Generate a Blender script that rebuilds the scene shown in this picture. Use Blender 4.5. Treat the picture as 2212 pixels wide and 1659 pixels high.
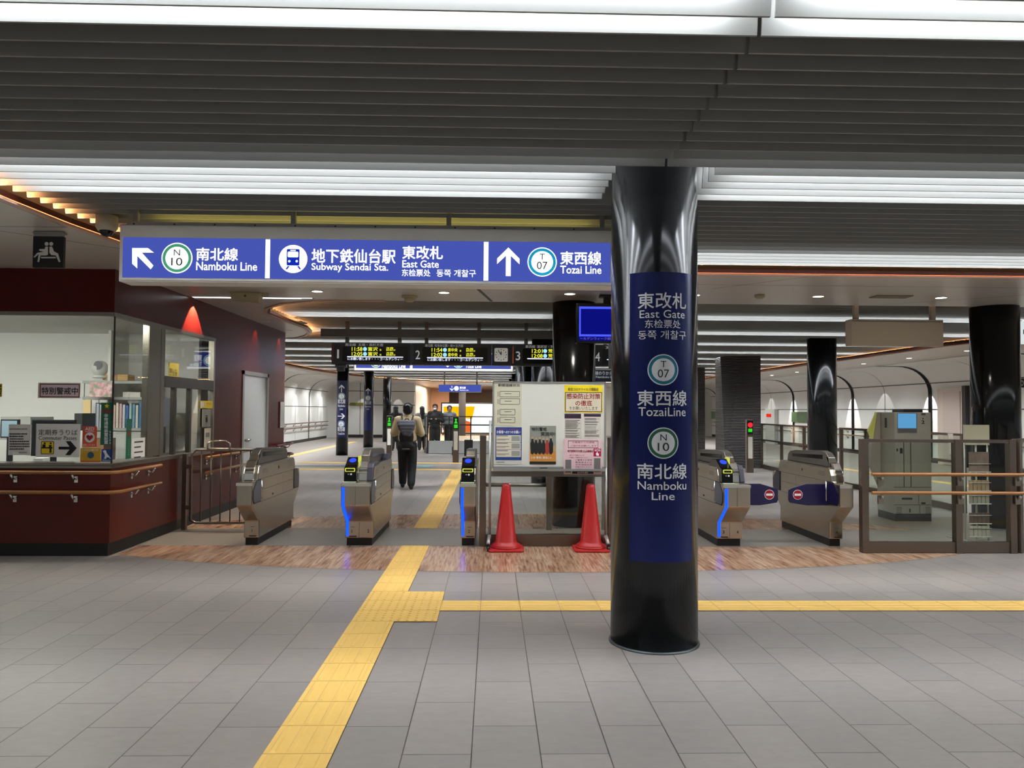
import bpy, bmesh, math, random
from mathutils import Vector, Matrix
from mathutils.geometry import tessellate_polygon
random.seed(7)
for _o in list(bpy.data.objects): bpy.data.objects.remove(_o)
SC = bpy.context.scene; COL = SC.collection
# ------------------------------------------------------------------ camera, world, exposure
F = 1676.0
yaw, pitch, roll = math.atan(42/F), math.atan(56.5/F), 0.0065
R = Matrix.Rotation(-yaw, 3, 'Z') @ Matrix.Rotation(math.pi/2 + pitch, 3, 'X') @ Matrix.Rotation(roll, 3, 'Z')
CAMP = Vector((0, 0, 1.494))
cd = bpy.data.cameras.new('camera'); cd.sensor_width = 36; cd.lens = F/2212*36; cd.clip_end = 200
cam = bpy.data.objects.new('camera', cd); COL.objects.link(cam)
cam.matrix_world = Matrix.Translation(CAMP) @ R.to_4x4(); SC.camera = cam
W = bpy.data.worlds.new('world'); SC.world = W; W.use_nodes = True
W.node_tree.nodes['Background'].inputs[0].default_value = (.9, .95, 1, 1)
W.node_tree.nodes['Background'].inputs[1].default_value = 0.14
SC.view_settings.view_transform = 'Standard'; SC.view_settings.look = 'None'
SC.view_settings.gamma = 1; SC.view_settings.use_curve_mapping = False
SC.view_settings.exposure = 0.0
TUBE = 46.0        # strength of the ceiling tubes
SC.cycles.max_bounces = 8; SC.cycles.diffuse_bounces = 4; SC.cycles.glossy_bounces = 4
SC.cycles.transparent_max_bounces = 16; SC.cycles.sample_clamp_indirect = 6
SC.cycles.caustics_reflective = False; SC.cycles.caustics_refractive = False

def at(px, py, Y=None, X=None, Z=None):
    """the place in the station seen at a pixel of the photograph, on a plane Y=, X= or Z="""
    d = R @ Vector(((px-1106)/F, -(py-829.5)/F, -1))
    if Y is not None: t = Y/d.y
    elif X is not None: t = X/d.x
    else: t = (Z-CAMP.z)/d.z
    return CAMP + d*t
# ------------------------------------------------------------------ materials
def lin(c):
    return tuple(((v/255)/12.92 if v/255 <= .04045 else ((v/255+.055)/1.055)**2.4) for v in c)
_m = {}
def mat(name, rgb, rough=.5, metal=0., emit=0., ecol=None, spec=.5, noise=0., nscale=8., bump=0., coat=0.):
    if name in _m: return _m[name]
    m = bpy.data.materials.new(name); m.use_nodes = True; nt = m.node_tree; b = nt.nodes['Principled BSDF']
    c = lin(rgb) + (1,)
    b.inputs['Base Color'].default_value = c; b.inputs['Roughness'].default_value = rough
    b.inputs['Metallic'].default_value = metal; b.inputs['Specular IOR Level'].default_value = spec
    b.inputs['Coat Weight'].default_value = coat; b.inputs['Coat Roughness'].default_value = .06
    if emit:
        b.inputs['Emission Color'].default_value = lin(ecol or rgb) + (1,); b.inputs['Emission Strength'].default_value = emit
    tc = nt.nodes.new('ShaderNodeTexCoord'); n = nt.nodes.new('ShaderNodeTexNoise'); n.inputs['Scale'].default_value = nscale
    n.inputs['Detail'].default_value = 5
    nt.links.new(tc.outputs['Object'], n.inputs['Vector'])
    if noise:
        mx = nt.nodes.new('ShaderNodeMix'); mx.data_type = 'RGBA'; mx.blend_type = 'MULTIPLY'; mx.inputs[0].default_value = 1
        r = nt.nodes.new('ShaderNodeMapRange'); r.inputs['To Min'].default_value = 1-noise; r.inputs['To Max'].default_value = 1+noise
        nt.links.new(n.outputs['Fac'], r.inputs['Value']); mx.inputs[6].default_value = c
        nt.links.new(r.outputs[0], mx.inputs[7]); nt.links.new(mx.outputs[2], b.inputs['Base Color'])
    r2 = nt.nodes.new('ShaderNodeMapRange'); r2.inputs['To Min'].default_value = max(0, rough-.008); r2.inputs['To Max'].default_value = min(1, rough+.008)
    nt.links.new(n.outputs['Fac'], r2.inputs['Value']); nt.links.new(r2.outputs[0], b.inputs['Roughness'])
    if bump:
        bp = nt.nodes.new('ShaderNodeBump'); bp.inputs['Strength'].default_value = bump; bp.inputs['Distance'].default_value = .01
        nt.links.new(n.outputs['Fac'], bp.inputs['Height']); nt.links.new(bp.outputs[0], b.inputs['Normal'])
    _m[name] = m; return m
def glow(name, rgb, s):
    if name in _m: return _m[name]
    m = bpy.data.materials.new(name); m.use_nodes = True; nt = m.node_tree
    nt.nodes.remove(nt.nodes['Principled BSDF']); e = nt.nodes.new('ShaderNodeEmission')
    e.inputs[0].default_value = lin(rgb) + (1,); e.inputs[1].default_value = s
    nt.links.new(e.outputs[0], nt.nodes['Material Output'].inputs[0]); _m[name] = m; return m
def glass(name='clear_glass', tint=(250, 252, 250), refl=1.0):
    if name in _m: return _m[name]
    m = bpy.data.materials.new(name); m.use_nodes = True; nt = m.node_tree; nt.nodes.remove(nt.nodes['Principled BSDF'])
    t = nt.nodes.new('ShaderNodeBsdfTransparent'); t.inputs[0].default_value = lin(tint) + (1,)
    g = nt.nodes.new('ShaderNodeBsdfGlossy'); g.inputs['Roughness'].default_value = .01
    f = nt.nodes.new('ShaderNodeLayerWeight'); pw = nt.nodes.new('ShaderNodeMath'); pw.operation = 'POWER'; pw.inputs[1].default_value = 5
    k = nt.nodes.new('ShaderNodeMath'); k.operation = 'MULTIPLY_ADD'; k.inputs[1].default_value = .9*refl; k.inputs[2].default_value = .035*refl
    mx = nt.nodes.new('ShaderNodeMixShader'); nt.links.new(f.outputs['Facing'], pw.inputs[0]); nt.links.new(pw.outputs[0], k.inputs[0]); nt.links.new(k.outputs[0], mx.inputs[0])
    nt.links.new(t.outputs[0], mx.inputs[1]); nt.links.new(g.outputs[0], mx.inputs[2])
    nt.links.new(mx.outputs[0], nt.nodes['Material Output'].inputs[0]); _m[name] = m; return m
def brushed(name, rgb, rough=.32, metal=1.):
    """stainless steel with a fine horizontal grain"""
    m = mat(name, rgb, rough, metal); nt = m.node_tree
    if m.get('done'): return m
    m['done'] = 1; b = nt.nodes['Principled BSDF']
    tc = nt.nodes.new('ShaderNodeTexCoord'); mp = nt.nodes.new('ShaderNodeMapping'); mp.inputs['Scale'].default_value = (2, 2, 400)
    n = nt.nodes.new('ShaderNodeTexNoise'); n.inputs['Scale'].default_value = 1; bp = nt.nodes.new('ShaderNodeBump')
    bp.inputs['Strength'].default_value = .06; bp.inputs['Distance'].default_value = .002
    nt.links.new(tc.outputs['Object'], mp.inputs[0]); nt.links.new(mp.outputs[0], n.inputs['Vector'])
    nt.links.new(n.outputs['Fac'], bp.inputs['Height']); nt.links.new(bp.outputs[0], b.inputs['Normal'])
    return m
# ------------------------------------------------------------------ objects
def tag(o, label=None, cat=None, group=None, kind=None):
    if label: o['label'] = label
    if cat: o['category'] = cat
    if group: o['group'] = group
    if kind: o['kind'] = kind
    return o
def thing(name, label, cat, loc=(0, 0, 0), rotz=0., group=None, kind=None):
    o = bpy.data.objects.new(name, None); COL.objects.link(o); o.empty_display_size = .1
    o.matrix_world = Matrix.Translation(loc) @ Matrix.Rotation(rotz, 4, 'Z')
    o.location = loc; o.rotation_euler = (0, 0, rotz)
    return tag(o, label, cat, group, kind)
WM = {}
def world_of(o):
    m = Matrix.Translation(o.location) @ o.rotation_euler.to_matrix().to_4x4()
    return (world_of(o.parent) @ m) if o.parent else m
class MB:
    """collects shapes in world coordinates, build() links them as one mesh object"""
    def __init__(s): s.v = []; s.f = []; s.sm = set()
    def add(s, vs, fs, smooth=False):
        n = len(s.v); s.v += [tuple(v) for v in vs]
        for f in fs:
            if smooth: s.sm.add(len(s.f))
            s.f.append([i+n for i in f])
        return s
    def box(s, x0, x1, y0, y1, z0, z1):
        x0, x1 = sorted((x0, x1)); y0, y1 = sorted((y0, y1)); z0, z1 = sorted((z0, z1))
        return s.add([(x, y, z) for z in (z0, z1) for y in (y0, y1) for x in (x0, x1)],
                     [(0, 2, 3, 1), (4, 5, 7, 6), (0, 1, 5, 4), (2, 6, 7, 3), (0, 4, 6, 2), (1, 3, 7, 5)])
    def prism(s, poly, fn, d0, d1):
        """poly (u,v) counterclockwise seen from -d; fn(u,v,d)"""
        n = len(poly); vs = [fn(u, v, d0) for u, v in poly] + [fn(u, v, d1) for u, v in poly]
        return s.add(vs, [list(range(n)), list(range(2*n-1, n-1, -1))] + [(i, i+n, (i+1) % n+n, (i+1) % n) for i in range(n)])
    def tube(s, pts, r, n=10, cap=True, r1=None):
        pts = [Vector(p) for p in pts]; rings = []; up = None
        for i, p in enumerate(pts):
            a = pts[max(i-1, 0)]; b = pts[min(i+1, len(pts)-1)]; t = (b-a).normalized()
            if up is None:
                up = Vector((0, 0, 1)) if abs(t.z) < .9 else Vector((1, 0, 0))
            sd = t.cross(up).normalized(); up = sd.cross(t).normalized()
            rr = r if r1 is None else r+(r1-r)*i/(len(pts)-1)
            if 0 < i < len(pts)-1:
                c = ((pts[i]-a).normalized()).dot(t); rr = rr/max(.5, c)
            rings.append([p+(sd*math.cos(2*math.pi*k/n)+up*math.sin(2*math.pi*k/n))*rr for k in range(n)])
        vs = [v for q in rings for v in q]; fs = []
        for i in range(len(pts)-1):
            for k in range(n):
                fs.append((i*n+k, i*n+(k+1) % n, (i+1)*n+(k+1) % n, (i+1)*n+k))
        s.add(vs, fs, n > 5)
        if cap: s.add(rings[0], [list(range(n))]); s.add(rings[-1], [list(range(n-1, -1, -1))])
        return s
    def lathe(s, prof, c=(0, 0, 0), n=32, cap=True):
        cx, cy, cz = c; vs = []
        for r, z in prof:
            vs += [(cx+r*math.cos(2*math.pi*k/n), cy+r*math.sin(2*math.pi*k/n), cz+z) for k in range(n)]
        fs = []
        for i in range(len(prof)-1):
            for k in range(n): fs.append((i*n+k, i*n+(k+1) % n, (i+1)*n+(k+1) % n, (i+1)*n+k))
        s.add(vs, fs, True)
        if cap:
            s.add(vs[:n], [list(range(n-1, -1, -1))]); s.add(vs[-n:], [list(range(n))])
        return s
    def ball(s, c, r, n=12):
        rx, ry, rz = (r, r, r) if not hasattr(r, '__len__') else r
        vs = []; m = n//2+1
        for i in range(m+1):
            a = math.pi*i/m
            vs += [(c[0]+rx*math.sin(a)*math.cos(2*math.pi*k/n), c[1]+ry*math.sin(a)*math.sin(2*math.pi*k/n), c[2]-rz*math.cos(a)) for k in range(n)]
        return s.add(vs, [(i*n+k, i*n+(k+1) % n, (i+1)*n+(k+1) % n, (i+1)*n+k) for i in range(m) for k in range(n)], True)
    def rrect(s, fn, u0, v0, u1, v1, d0, d1, r=.01, k=4):
        r = min(r, (u1-u0)/2, (v1-v0)/2); p = []
        for cx, cy, a0 in ((u1-r, v0+r, -90), (u1-r, v1-r, 0), (u0+r, v1-r, 90), (u0+r, v0+r, 180)):
            for i in range(k+1):
                a = math.radians(a0+90*i/k); p.append((cx+r*math.cos(a), cy+r*math.sin(a)))
        return s.prism(p, fn, d0, d1)
    def disc(s, fn, u, v, r, d, n=40, r0=0., rings=4):
        vs = []
        for i in range(rings+1):
            q = r0+(r-r0)*i/rings
            vs += [fn(u+q*math.cos(2*math.pi*k/n), v+q*math.sin(2*math.pi*k/n), d) for k in range(n)]
        return s.add(vs, [(i*n+k, (i+1)*n+k, (i+1)*n+(k+1) % n, i*n+(k+1) % n) for i in range(rings) for k in range(n)])
    def quad(s, fn, u0, v0, u1, v1, d, nu=1):
        vs = []
        for i in range(nu+1):
            u = u0+(u1-u0)*i/nu; vs += [fn(u, v0, d), fn(u, v1, d)]
        return s.add(vs, [(2*i, 2*i+2, 2*i+3, 2*i+1) for i in range(nu)])
    def build(s, name, m, parent=None, label=None, bevel=0., cat=None, group=None, kind=None):
        me = bpy.data.meshes.new(name); vs = s.v; loc = None
        if parent is not None:
            inv = world_of(parent).inverted(); vs = [tuple(inv @ Vector(v)) for v in vs]
        else:
            xs = [v[0] for v in vs]; ys = [v[1] for v in vs]; zs = [v[2] for v in vs]
            loc = ((min(xs)+max(xs))/2, (min(ys)+max(ys))/2, min(zs))
            if kind == 'structure': loc = (0, 0, 0)
            vs = [(a-loc[0], b-loc[1], c-loc[2]) for a, b, c in vs]
        me.from_pydata(vs, [], s.f); me.materials.append(m)
        for i in s.sm: me.polygons[i].use_smooth = True
        bm = bmesh.new(); bm.from_mesh(me)
        bmesh.ops.remove_doubles(bm, verts=bm.verts, dist=1e-6); 
        if not name.startswith('lettering'): bmesh.ops.recalc_face_normals(bm, faces=bm.faces)
        bm.to_mesh(me); bm.free(); me.update()
        o = bpy.data.objects.new(name, me); COL.objects.link(o)
        if parent is not None: o.parent = parent
        else: o.location = loc
        if bevel:
            b = o.modifiers.new('bevel', 'BEVEL'); b.width = bevel; b.segments = 2; b.limit_method = 'ANGLE'; b.angle_limit = math.radians(40)
        return tag(o, label, cat, group, kind)
def front(Y): return lambda u, v, d: (u, Y-d, v)             # faces -Y, u = X, v = Z
def sideL(X): return lambda u, v, d: (X+d, u, v)             # faces +X, u = Y
def sideR(X): return lambda u, v, d: (X-d, u, v)             # faces -X
def down(Z): return lambda u, v, d: (u, v, Z-d)
def upf(Z): return lambda u, v, d: (u, v, Z+d)
_tc = {}
def glyphs(s, bold):
    k = s
    if k not in _tc:
        c = bpy.data.curves.new('t', 'FONT'); c.body = s; c.resolution_u = 3; c.size = 1; c.space_line = 1.1
        o = bpy.data.objects.new('t', c); COL.objects.link(o)
        bpy.context.view_layer.update()
        me = bpy.data.meshes.new_from_object(o)
        vs = [tuple(v.co) for v in me.vertices]; fs = [list(p.vertices) for p in me.polygons]
        bpy.data.objects.remove(o); bpy.data.curves.remove(c); bpy.data.meshes.remove(me)
        _tc[k] = (vs, fs)
    return _tc[k]
def lettering(s, fn, u0, v0, u1, v1, m, parent, d=.002, bold=0., curve=False, flip=False, name='lettering', mb=None):
    """fills the rectangle u0..u1, v0..v1 with the words"""
    vs, fs = glyphs(s, bold)
    if not vs: return None
    if bold:
        n0 = len(vs); V2 = list(vs); F2 = list(fs)
        for i, (ox, oy) in enumerate(((bold, 0), (-bold, 0), (0, bold), (0, -bold))):
            V2 += [(v[0]+ox, v[1]+oy, .00025*(i+1)) for v in vs]; F2 += [[q+n0*(i+1) for q in f] for f in fs]
        vs, fs = V2, F2
    xa, xb = min(v[0] for v in vs), max(v[0] for v in vs); ya, yb = min(v[1] for v in vs), max(v[1] for v in vs)
    sx = (u1-u0)/max(1e-6, xb-xa); sy = (v1-v0)/max(1e-6, yb-ya)
    def mp(x, y, e=0.):
        u = (x-xa)*sx; u = (u1-u) if flip else (u0+u)
        return fn(u, v0+(y-ya)*sy, d+e)
    if curve:
        bm = bmesh.new(); bv = [bm.verts.new((u0+(v[0]-xa)*sx, v0+(v[1]-ya)*sy, v[2])) for v in vs]
        for f in fs:
            try: bm.faces.new([bv[i] for i in f])
            except ValueError: pass
        u = u0+.012
        while u < u1:
            bmesh.ops.bisect_plane(bm, geom=bm.verts[:]+bm.edges[:]+bm.faces[:], plane_co=(u, 0, 0), plane_no=(1, 0, 0)); u += .012
        bm.verts.index_update(); V = [fn(v.co.x, v.co.y, d+v.co.z) for v in bm.verts]; Fc = [[w.index for w in f.verts] for f in bm.faces]; bm.free()
    else: V = [mp(v[0], v[1], v[2]) for v in vs]; Fc = fs
    if mb is not None: mb.add(V, Fc); return None
    return MB().add(V, Fc).build(name, m, parent)
def lpx(s, x0, y0, x1, y1, Y, m, parent, d=.002, bold=0., mb=None):
    """words between two photograph pixels on the plane Y, facing -Y"""
    a = at(x0, y1, Y=Y); b = at(x1, y0, Y=Y)
    return lettering(s, front(Y), a.x, a.z, b.x, b.z, m, parent, d, bold, mb=mb)
def pxr(x0, y0, x1, y1, Y):
    a = at(x0, y1, Y=Y); b = at(x1, y0, Y=Y); return a.x, a.z, b.x, b.z
# common materials
STEEL = brushed('brushed_stainless', (150, 144, 134), .30); STEELD = brushed('dark_stainless', (124, 112, 102), .36)
CHROME = mat('polished_chrome', (220, 218, 210), .14, 1.); ALU = mat('grey_aluminium', (160, 158, 152), .4, .6)
BLACK = mat('matt_black', (12, 12, 12), .5); BLACKG = mat('gloss_black', (8, 8, 9), .12); DGREY = mat('dark_grey', (48, 48, 50), .4)
WHITE = mat('white_paint', (225, 225, 220), .5); PAPER = mat('white_paper', (236, 230, 216), .7)
NAVY = mat('navy_panel', (14, 22, 66), .3); RED = mat('sign_red', (150, 10, 24), .4); YEL = mat('sign_yellow', (232, 205, 20), .5)
WTXT = mat('white_letters', (225, 225, 225), .5); BTXT = mat('black_letters', (15, 15, 15), .6); INK = mat('dark_ink', (60, 58, 55), .6)
WOODR = mat('wood_handrail', (158, 108, 58), .3, noise=.15, nscale=20); GLASS = glass()
TEAL = mat('sign_teal', (0, 110, 135), .4); GRN = mat('sign_green', (20, 90, 60), .4)
# ------------------------------------------------------------------ floor
def nodes_floor(m, brick, base, vari, mortar_col, rough, speckle=.12):
    nt = m.node_tree; b = nt.nodes['Principled BSDF']; N = nt.nodes.new; L = nt.links.new
    g = N('ShaderNodeNewGeometry'); sp = N('ShaderNodeSeparateXYZ'); L(g.outputs['Position'], sp.inputs[0])
    def off(o, k):
        a = N('ShaderNodeMath'); a.operation = 'ADD'; a.inputs[1].default_value = k; L(o, a.inputs[0]); return a.outputs[0]
    cb = N('ShaderNodeCombineXYZ'); L(off(sp.outputs[1], -5.823+60), cb.inputs[0]); L(off(sp.outputs[0], .08+60), cb.inputs[1])
    bt = N('ShaderNodeTexBrick'); L(cb.outputs[0], bt.inputs['Vector']); bt.offset = .5; bt.offset_frequency = 2
    w, h, mo = brick
    for k, v in (('Scale', 1), ('Mortar Size', mo), ('Mortar Smooth', 0), ('Bias', 0), ('Brick Width', w), ('Row Height', h)): bt.inputs[k].default_value = v
    bt.inputs['Color1'].default_value = lin(base)+(1,); bt.inputs['Color2'].default_value = lin(vari)+(1,); bt.inputs['Mortar'].default_value = lin(mortar_col)+(1,)
    n = N('ShaderNodeTexNoise'); n.inputs['Scale'].default_value = 9; n.inputs['Detail'].default_value = 9; n.inputs['Roughness'].default_value = .7
    mp = N('ShaderNodeMapping'); mp.inputs['Scale'].default_value = (1, 2.2, 1); L(g.outputs['Position'], mp.inputs[0]); L(mp.outputs[0], n.inputs['Vector'])
    r = N('ShaderNodeMapRange'); r.inputs['To Min'].default_value = 1-speckle*1.6; r.inputs['To Max'].default_value = 1+speckle*1.6; L(n.outputs['Fac'], r.inputs['Value'])
    mx = N('ShaderNodeMix'); mx.data_type = 'RGBA'; mx.blend_type = 'MULTIPLY'; mx.inputs[0].default_value = 1
    L(bt.outputs['Color'], mx.inputs[6]); L(r.outputs[0], mx.inputs[7]); L(mx.outputs[2], b.inputs['Base Color'])
    bp = N('ShaderNodeBump'); bp.inputs['Strength'].default_value = .05; bp.inputs['Distance'].default_value = .003; L(bt.outputs['Fac'], bp.inputs['Height']); bp.invert = True
    L(bp.outputs[0], b.inputs['Normal'])
    b.inputs['Roughness'].default_value = rough
    return g, sp, mx, b
tile = mat('floor_tile', (140, 130, 124), .42); nt = tile.node_tree
for l in list(nt.links):
    if l.to_socket.name == 'Roughness': nt.links.remove(l)
nodes_floor(tile, (.6, .3, .0025), (142, 134, 127), (134, 127, 121), (62, 54, 50), .40)
wood = mat('wood_plank_floor', (120, 80, 55), .3); nt = wood.node_tree
for l in list(nt.links):
    if l.to_socket.name == 'Roughness': nt.links.remove(l)
g, sp, mx, b = nodes_floor(wood, (.62, .075, .0008), (166, 130, 104), (196, 168, 142), (116, 92, 76), .27, .12)
wn = nt.nodes.new('ShaderNodeTexNoise'); wn.inputs['Scale'].default_value = 1; wn.inputs['Detail'].default_value = 6; wm = nt.nodes.new('ShaderNodeMapping')
wm.inputs['Scale'].default_value = (46, 3.2, 1); nt.links.new(g.outputs['Position'], wm.inputs[0]); nt.links.new(wm.outputs[0], wn.inputs['Vector'])
wr = nt.nodes.new('ShaderNodeValToRGB'); e = wr.color_ramp.elements; e[0].position = .34; e[0].color = lin((160, 112, 88))+(1,); e[1].position = .60; e[1].color = lin((255, 250, 242))+(1,)
nt.links.new(wn.outputs['Fac'], wr.inputs[0]); m2 = nt.nodes.new('ShaderNodeMix'); m2.data_type = 'RGBA'; m2.blend_type = 'MULTIPLY'; m2.inputs[0].default_value = .75
nt.links.new(mx.outputs[2], m2.inputs[6]); nt.links.new(wr.outputs[0], m2.inputs[7]); nt.links.new(m2.outputs[2], b.inputs['Base Color'])
MB().box(-16, 19, -6, 60, -.1, 0).build('floor', tile, kind='structure')
def lens(y0, y1, name, z=.002):
    pts = []; cx, cy, a, bb = .5, 9.2, 5.25, 2.0; n = 90
    row = []
    for i in range(n+1):
        x = cx-a+2*a*i/n
        h = bb*math.sqrt(max(0, 1-((x-cx)/a)**2)); lo = max(cy-h, y0); hi = min(cy+h, y1)
        if x < -3.9: continue
        row.append((x, lo, hi))
    vs = []; fs = []
    for x, lo, hi in row: vs += [(x, lo, z), (x, max(lo, hi), z)]
    for i in range(len(row)-1): fs.append((2*i, 2*i+2, 2*i+3, 2*i+1))
    MB().add(vs, fs).build(name, wood, kind='structure')
lens(0, 8.57, 'floor_wood_front'); lens(9.82, 30, 'floor_wood_rear')
gband = mat('grey_gate_band', (128, 122, 114), .4, noise=.06, nscale=30)
MB().box(-3.9, 5.4, 8.57, 9.82, .0005, .003).build('floor_gate_band', gband, kind='structure')
# tactile paving
TY = mat('tactile_yellow', (226, 184, 98), .5, noise=.06, nscale=6); TYD = mat('tactile_joint', (150, 112, 50), .6)
def tactile(name, x0, x1, y0, y1, label, axis='y', dots=False, grp='tactile paving strips'):
    t = thing(name, label, 'tactile paving', ((x0+x1)/2, (y0+y1)/2, 0), group=grp)
    b = MB(); r = b; j = MB()
    b.box(x0, x1, y0, y1, .003, .006)
    if axis == 'y':
        n = round((y1-y0)/.3); w = (x1-x0)
        for i in range(n):
            ya = y0+(y1-y0)*i/n; yb = y0+(y1-y0)*(i+1)/n
            if dots:
                for a in range(5):
                    for c in range(round(w/.3)*5):
                        cx = x0+.03+c*.06; cy = ya+.03+a*.06; r.lathe([(.011, .006), (.006, .0105)], (cx, cy, 0), 8)
            else:
                for c in range(4):
                    cx = x0+w*(c+.5)/4; r.add([(cx-.016, ya+.012, .006), (cx+.016, ya+.012, .006), (cx+.016, yb-.012, .006), (cx-.016, yb-.012, .006),
                        (cx-.008, ya+.02, .0105), (cx+.008, ya+.02, .0105), (cx+.008, yb-.02, .0105), (cx-.008, yb-.02, .0105)],
                        [(4, 5, 6, 7), (0, 1, 5, 4), (1, 2, 6, 5), (2, 3, 7, 6), (3, 0, 4, 7)])
            j.box(x0, x1, ya-.0015, ya+.0015, .0055, .0065)
    else:
        n = round((x1-x0)/.3)
        for i in range(n):
            xa = x0+(x1-x0)*i/n; xb = x0+(x1-x0)*(i+1)/n
            for c in range(4):
                cy = y0+(y1-y0)*(c+.5)/4; r.add([(xa+.012, cy-.016, .006), (xb-.012, cy-.016, .006), (xb-.012, cy+.016, .006), (xa+.012, cy+.016, .006),
                    (xa+.02, cy-.008, .0105), (xb-.02, cy-.008, .0105), (xb-.02, cy+.008, .0105), (xa+.02, cy+.008, .0105)],
                    [(4, 5, 6, 7), (0, 1, 5, 4), (1, 2, 6, 5), (2, 3, 7, 6), (3, 0, 4, 7)])
            j.box(xa-.0015, xa+.0015, y0, y1, .0055, .0065)
    b.build('paving_base', TY, t); j.build('joint_lines', TYD, t)
tactile('tactile_paving', -.98, -.68, 1.623, 5.523, 'long yellow ribbed tactile strip running up the grey floor from the bottom of the picture')
tactile('tactile_paving', -.98, -.68, 5.523, 6.423, 'yellow dotted tactile squares where the long strip meets the cross strip', dots=True)
tactile('tactile_paving', -.68, -.38, 5.523, 6.423, 'yellow dotted tactile squares to the right of the long strip, starting the cross strip', dots=True)
tactile('tactile_paving', -.98, -.68, 6.423, 8.57, 'yellow ribbed tactile strip crossing the front wooden floor band towards the gates')
tactile('tactile_paving', -.38, 9.52, 5.823, 6.123, 'yellow tactile strip running crossways to the right past the big column', axis='x')
tactile('tactile_paving', -.98, -.68, 9.82, 19.12, 'yellow ribbed tactile strip continuing beyond the ticket gates')
tactile('tactile_paving', -6.6, 5.6, 19.2, 19.5, 'yellow tactile strip running crossways beyond the ticket gates', axis='x')
tactile('tactile_paving', -5.4, 3.2, 21.6, 21.9, 'farther yellow cross tactile strip in front of the green gate markers', axis='x')
# diagonal far-left strip and right strip
def strip_line(pts, label, w=.3):
    b = MB()
    for (x0, y0), (x1, y1) in zip(pts, pts[1:]):
        d = Vector((x1-x0, y1-y0)); d.normalize(); n = Vector((-d.y, d.x))*w/2
        b.add([(x0-n.x, y0-n.y, .004), (x1-n.x, y1-n.y, .004), (x1+n.x, y1+n.y, .004), (x0+n.x, y0+n.y, .004)], [(0, 1, 2, 3)])
    b.build('tactile_paving', TY, None, label, cat='tactile paving', group='tactile paving strips')
strip_line([(-6.45, 18.8), (-6.3, 36)], 'yellow tactile strip running back beside the left white wall')
strip_line([(10.3, 12), (9.6, 17), (8.9, 24)], 'yellow tactile strip behind the right glass fence')
# floor stickers
for (x, y, w, d, c, lb) in ((-1.9, 20.6, .7, .5, (110, 160, 165), 'pale blue floor sticker beyond the gates right of the walking person'),
                            (-4.6, 20.5, 1.6, .5, (70, 84, 76), 'dark green floor sticker on the grey floor behind the second gate'),
                            (-1.35, 15.55, .62, .7, (165, 150, 146), 'pale square floor sticker at the feet of the walking person')):
    MB().box(x-w/2, x+w/2, y-d/2, y+d/2, .001, .003).build('floor_sticker', mat('sticker_%d' % c[0], c, .5), None, lb, cat='floor sticker')
# ------------------------------------------------------------------ ceiling
ZF = 2.965; FIN0 = 2.814; DF = .1477; ZS = 2.90; CT = 3.235
# region of the slats: front opening and rear opening of the white soffit
front_edge = [(-3.35, 1.0), (-3.35, 4.6), (-3.34, 5.3), (-3.30, 6.0), (-3.2, 6.7), (-2.95, 7.2), (-2.5, 7.55), (-1.9, 7.75), (-1.2, 7.84), (0, 7.86), (19, 7.86)]
rear = [(19, 10.05), (-1.4, 10.05), (-2.28, 10.1), (-2.8, 10.4), (-3.15, 10.9), (-3.32, 11.45), (-3.31, 12.5), (-3.26, 13.5), (-3.36, 14.3), (-3.55, 14.9), (-3.85, 15.4),
        (-4.4, 15.7), (-6.1, 15.85), (-6.6, 16.3), (-6.74, 17.5), (-6.74, 25.4), (-6.6, 28.4), (-6.2, 31.4), (-5.4, 34.4), (-4.46, 36.4), (-3, 37.9), (-1.5, 38.8), (.6, 39.3), (5, 39.5), (8.0, 39),
        (9.1, 37.5), (9.35, 34), (9.4, 28), (9.5, 16), (9.8, 13.5), (10.6, 11.8), (12.4, 10.9), (19, 10.7)]
def spans(poly, Y):
    xs = []
    for i in range(len(poly)):
        (xa, ya), (xb, yb) = poly[i], poly[(i+1) % len(poly)]
        if (ya <= Y < yb) or (yb <= Y < ya): xs.append(xa+(xb-xa)*(Y-ya)/(yb-ya))
    xs.sort(); return list(zip(xs[::2], xs[1::2]))
front_poly = [(-14, -5.5), (19, -5.5)] + front_edge[::-1] + [(-14, 1.0)]
finm = mat('slat_metal', (130, 130, 126), .40, .25); plen = mat('plenum_grey', (120, 120, 120), .8)
fins = MB(); tall = MB()
bands = [FIN0+DF*(1+16*k) for k in range(-3, 16)]
tubes = {}
def profile(x0, x1, Y, top, out):
    t_ = -.04*(top-ZF)/.18 if top < 3.2 else -.04
    out.add([(x0, Y, ZF), (x1, Y, ZF), (x1, Y+t_, top), (x0, Y+t_, top), (x0, Y+.012, ZF), (x1, Y+.012, ZF), (x1, Y+.012+t_, top), (x0, Y+.012+t_, top)],
            [(0, 1, 2, 3), (7, 6, 5, 4), (4, 5, 1, 0), (0, 3, 7, 4), (1, 5, 6, 2)])
columns_x = (1.06, 6.65)
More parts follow.
